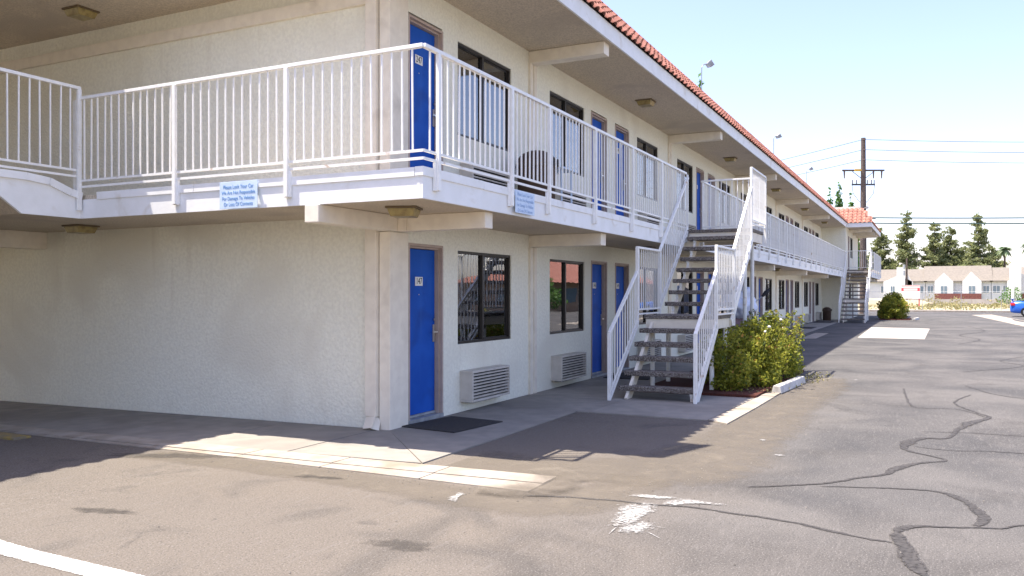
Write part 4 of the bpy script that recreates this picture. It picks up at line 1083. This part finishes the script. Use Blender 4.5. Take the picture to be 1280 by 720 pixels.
townhouse(-18.5, -34, 7.6, 'right hand townhouse block with tall white chimney', [(-24.5,2.9,6.2)], [(-23.3,1.1,8.2)],
    [(-19.5,.7,W1,W2,0.),(-21.3,.4,W1,W2,0.),(-25.6,.6,W1,W2,-.9)], [(-22.1,-27)])

def pine(loc, h, w_, label, n=8000, seed=0, lean=0.):
    rnd = random.Random(seed); random.seed(seed+50)
    t = thing('pine_tree', label, 'tree', loc, 0, 'pines behind the townhouses')
    MB().tube([(0,0,-1),(lean*.4,0,h*.5),(lean,0,h*.97)], [h*.02,h*.013,.05], 7).build('trunk', M['bark'], t)
    lim = MB(); blobs = []
    lev = 17
    for i in range(lev):
        f_ = .16+.84*i/lev; z_ = h*f_; L_ = w_*(1.05-f_)**.75*rnd.uniform(.7,1.15)
        for k in range(5 if i < lev-3 else 3):
            a = rnd.uniform(0, 6.283); l2 = L_*rnd.uniform(.5, 1.1)
            e = (math.cos(a)*l2, math.sin(a)*l2, z_+h*.03*rnd.uniform(-.2, 1.3))
            lim.tube([(lean*f_,0,z_), (lean*f_+e[0], e[1], e[2])], [.11*(1-f_)+.03,.02], 4)
            for q in (.45,.75,1.):
                r_ = w_*.24*rnd.uniform(.7,1.3)*(1.15-f_*.6)
                blobs.append(((lean*f_+e[0]*q+rnd.uniform(-.3,.3), e[1]*q+rnd.uniform(-.3,.3), z_+(e[2]-z_)*q+.1), (r_, r_, r_*.55)))
    blobs.append(((lean,0,h),(.35,.35,.9)))
    lim.build('limbs', M['bark'], t)
    foliage('crown', blobs, n, .75, M['pine'], t)
    return t
for i, (x_, y_, h, w_, lab) in enumerate((
    (252,6.9,21.5,6.3,'broad pine left of the gap, behind the far stair railing'),(253,13.5,19,6.,'pine mostly hidden behind the motel end'),
    (250,.3,25.5,5.8,'tall narrow pine behind the left townhouse chimney'),
    (252,-6.6,22.3,5.3,'pine behind the middle townhouse, left of its twin'),(256,-10.6,21.3,5.5,'pine behind the middle townhouse, right of its twin'),
    (252,-17.3,24.5,5.5,'tall ragged pine near the right end of the middle townhouse'),(262,-14,16,7.,'small pine filling the gap between two tall ones'),
    (258,-21,15.5,6.5,'small pine at the right end of the row'))):
    pine((x_, y_, gz(x_, y_)), h, w_, lab, seed=i)
random.seed(11)
def broad(loc, r, n, label, m, name='leafy_tree', size=.6, group=None):
    t = thing(name, label, 'tree', loc, 0, group)
    MB().tube([(0,0,-.5),(0,0,r[2])], [.3,.15], 7).build('trunk', M['bark'], t)
    bl = []
    for i in range(22):
        a = random.uniform(0,6.28); q = math.sqrt(random.random())
        s_ = random.uniform(.25,.45)
        bl.append(((r[0]*q*math.cos(a)*.8, r[1]*q*math.sin(a)*.8, r[2]*(1+random.uniform(-.6,.6)*.9)), (r[0]*s_,r[1]*s_,r[2]*s_*.7)))
    foliage('crown', bl, n, size, m, t); return t
broad((244,-13.5,gz(244,0)), (5,5,6.5), 1500, 'round green tree low behind the middle roof', M['cypress'])
broad((244,-18.,gz(244,0)), (4,4,6.0), 1200, 'dull green tree low behind the right roof', M['pine'])
broad((246,9.,gz(244,0)), (5,5,5.0), 1200, 'dark green tree low behind the left roof', M['pine'])
def palm(loc, h, label, n=22):
    t = thing('palm_tree', label, 'tree', loc)
    MB().tube([(0,0,-.5),(.1,.1,h)], [.28,.2], 8).build('trunk', M['bark'], t)
    b = MB(); tint = []
    for i in range(n):
        a = random.uniform(0,6.28); el = random.uniform(-.5,1.1); L_ = random.uniform(2.2,3.0); prev = None
        for k in range(7):
            s_ = k/6; r_ = L_*s_*math.cos(el*(1-s_*.3)); z_ = h+L_*s_*math.sin(el)-1.9*s_*s_
            c = Vector((r_*math.cos(a), r_*math.sin(a), z_)); sd_ = Vector((-math.sin(a), math.cos(a), -.4))*(.42*math.sin(math.pi*min(s_+.12,1)))
            if prev:
                for sg in (-1,1):
                    i0 = len(b.v); b.v += [tuple(prev[0]), tuple(c), tuple(c+Vector((sd_.x*sg, sd_.y*sg, sd_.z))), tuple(prev[0]+Vector((prev[1].x*sg, prev[1].y*sg, prev[1].z)))]; b.f.append((i0,i0+1,i0+2,i0+3)); tint.append(random.random())
            prev = (c, sd_)
    me = b.mesh('fronds', M['palm']); at = me.attributes.new('tint','FLOAT','FACE'); at.data.foreach_set('value', tint); link('fronds', me, t)
palm((247,-23.2,gz(247,0)), 14.5, 'palm tree with drooping fronds above the right townhouse', 34)
palm((247,-28.5,gz(247,0)), 15.5, 'palm tree at the right edge of the photo', 30)
def cypress(loc, h, tips, label):
    t = thing('cypress_tree', label, 'tree', loc, 0)
    MB().tube([(0,0,-.3),(0,0,h*.8)], [.2,.05], 7).build('trunk', M['bark'], t)
    bl = []
    for (dx, dy, hh, r_) in tips:
        for k in range(13):
            f_ = k/12; rr = r_*(1.03-f_)**.55; bl.append(((dx, dy, hh*(.35+.63*f_)), (rr, rr, hh*.075)))
    foliage('crown', bl, 7000, .34, M['cypress'], t)
cypress((72.5,1.75,0), 10.5, [(0,.75,10.8,.75),(.3,0,11.5,.75),(.2,-1.0,10.3,.8),(0,1.35,9.6,.6)], 'bright green cypress cluster behind the far roof')
cypress((32.5,4.4,0), 12.2, [(0,0,11.9,.5),(.3,.5,11.2,.55)], 'pointed cypress tip above the eave')

# dry weeds, mound
bl = []
for i in range(170):
    x_ = random.uniform(76, 205); y_ = 14-(x_)*.03-random.uniform(0, 1)*(x_*.30)
    bl.append(((x_, y_, gz(x_, y_)+.1), (random.uniform(.5,1.6),)*2+(random.uniform(.15,.5),)))
for i in range(70):
    y_ = random.uniform(-40, 14); bl.append(((random.uniform(196,206), y_, gz(204,y_)+.2), (1.6,1.6,random.uniform(.3,.7))))
for x_, y_, r_, h_ in ((90,-3.6,.9,.7),(95,-7,.7,.5),(92,-11.6,.9,.9),(92,-12.9,.8,.8),(150,-6,1.8,1.6),(120,-9,1.2,1.1),(84,-5.5,.7,.4)):
    bl.append(((x_, y_, gz(x_, y_)+h_*.4), (r_, r_, h_)))
tag(foliage('dry_weeds', bl, 9000, .32, M['dry']), kind='stuff')
tag(heap('dirt_mound', (112,-.4,gz(112,0)-.2), (3,6,1.3), M['dirt'], 'x', 'x', 5), kind='structure')
for k_ in ('label', 'category'):
    for o in bpy.data.objects:
        if o.name == 'dirt_mound' and k_ in o: del o[k_]
tr_ = thing('roadside_tree', 'small bushy tree beside the white lamp post in the field', 'tree', (150,-17.5,gz(150,-17)))
MB().tube([(0,0,0),(0,0,2)], [.12,.06], 6).build('trunk', M['bark'], tr_)
foliage('crown', [((0,0,2.2),(1.6,1.6,1.2)),((.5,.8,1.3),(1.3,1.3,.8)),((0,-1,1.1),(1.2,1.2,.7))], 700, .3, M['cypress'], tr_)
# chain-link fence posts along the field
cf = thing('wire_fence', 'thin wire fence with steel posts along the near edge of the field', 'fence', (74,-5,.0))
for i in range(16):
    y_ = 12-i*3.0; MB().tube([(0,y_,-.2),(0,y_,1.75)], .022, 5).build('post', M['galv'], cf)
MB().tube([(0,12,1.74),(0,-33,1.74)], .014, 5).build('top_rail', M['galv'], cf)
# billboard in the field
sg_ = thing('field_sign', 'white notice board with red lettered header standing in the dry field', 'sign', (96,-3.62,gz(96,-3.6)), R(-86))
b = MB(); b.box(-.95, -.03, 1.05, .95, .03, 2.55); b.build('board', M['plate'], sg_)
b = MB(); b.box(-.93,-.036,2.44,.93,-.032,2.50).box(-.93,-.036,2.20,.93,-.032,2.26).box(-.93,-.036,1.9,-.7,-.032,2.19).box(.7,-.036,1.9,.93,-.032,2.19).box(-.69,-.036,1.93,.69,-.032,1.96); b.build('red_print', M['redsign'], sg_)
for s_ in (-1, 1): MB().box(s_*.88-.06, .035, -.3, s_*.88+.06, .12, 2.5).build('leg', M['redsign'], sg_)
# lamp post and small pole
lp = thing('lamp_post', 'plain white lamp post in front of the right townhouse', 'lamp post', (105,-14.2,gz(105,-14)))
MB().tube([(0,0,-.2),(0,0,6.4)], [.16,.11], 8).build('pole', M['plate'], lp)
MB().box(-.1,-.5,6.35,.1,.12,6.45).build('lamp_head', M['plate'], lp)
sp_ = thing('utility_pole', 'short dark pole with transformer cans before the left townhouse', 'utility pole', (170,-1.55,gz(170,0)))
MB().tube([(0,0,-.5),(0,0,9.3)], [.2,.14], 8).build('pole', M['wood'], sp_)
for z_ in (6.0, 7.2): MB().tube([(-.3,.45,z_),(-.3,.45,z_+.9)], .22, 8).build('transformer', M['galv'], sp_)

# ------------------------------------------------------------------ parked car (tail in view at right)
car = thing('parked_car', 'blue sedan with rear spoiler at the right edge of the lot', 'car', (55.4,-12.5,.09), R(-94))
# local: +x forward, length 4.4, rear at -2.15
prof = [(-2.18,.42,.50),(-2.22,.62,.60),(-2.16,.90,.62),(-2.0,1.00,.66),(-1.45,1.04,.72)]
def loft(name, secs, m, parent, smooth=True):
    b = MB(); n = len(secs[0])
    for s_ in secs: b.v += s_
    for i in range(len(secs)-1):
        for k in range(n):
            j = (k+1) % n; b.f.append((i*n+k, i*n+j, (i+1)*n+j, (i+1)*n+k))
    b.f.append(tuple(range(n))[::-1]); b.f.append(tuple((len(secs)-1)*n+k for k in range(n)))
    return b.build(name, m, parent, smooth=smooth)
def bsec(x_, hw, z0, z1, r_=.12):
    return [(x_,-hw+.05,z0),(x_,-hw,z0+.12),(x_,-hw,z1-r_*1.6),(x_,-hw+.08,z1-r_*.5),(x_,-hw+.22,z1),(x_,hw-.22,z1),(x_,hw-.08,z1-r_*.5),(x_,hw,z1-r_*1.6),(x_,hw,z0+.12),(x_,hw-.05,z0)]
secs = [bsec(x_, hw, z0, z1) for x_, hw, z0, z1 in ((-2.22,.70,.38,.72),(-2.16,.82,.28,.93),(-1.95,.86,.24,1.0),(-1.5,.87,.22,1.02),(-.8,.88,.2,.98),(.2,.88,.2,.95),(1.0,.88,.2,.93),(1.6,.86,.22,.84),(2.0,.82,.26,.74),(2.18,.68,.34,.62))]
loft('body', secs, M['carblue'], car)
def csec(x_, hw, hw2, z0, z1): return [(x_,-hw,z0),(x_,-hw2,z1),(x_,hw2,z1),(x_,hw,z0)]
loft('cabin', [csec(-1.62,.74,.66,.95,1.0),csec(-1.0,.78,.58,.93,1.34),(csec(-.5,.78,.56,.93,1.40)),csec(.2,.78,.56,.92,1.39),csec(1.0,.76,.66,.9,.95)], M['carglass'], car)
loft('roof', [csec(-.95,.575,.56,1.33,1.36),csec(-.5,.575,.56,1.385,1.425),csec(.15,.575,.56,1.38,1.415),csec(.3,.575,.56,1.35,1.38)], M['carblue'], car)
MB().box(-2.20,-.70,1.13,-1.98,.70,1.165).build('spoiler', M['carblue'], car, bevel=.01)
for s_ in (-1,1):
    MB().box(-2.12,s_*.60-.02,.98,-2.02,s_*.60+.02,1.13).build('spoiler_leg', M['carblue'], car)
    MB().box(-2.195 if False else -2.19,s_*.72-.16,.72,-1.93,s_*.72+.165,.90).build('tail_light', M['taillight'], car, bevel=.03)
    for x_ in (-1.32,1.35):
        wh = MB().tube([(x_,s_*.80-.1,.31),(x_,s_*.80+.1,.31)], .315, 22).build('tyre', M['black'], car, bevel=.0)
        MB().tube([(x_,s_*.80-.105,.31),(x_,s_*.80+.105,.31)], .19, 14).build('rim', M['galv'], car)
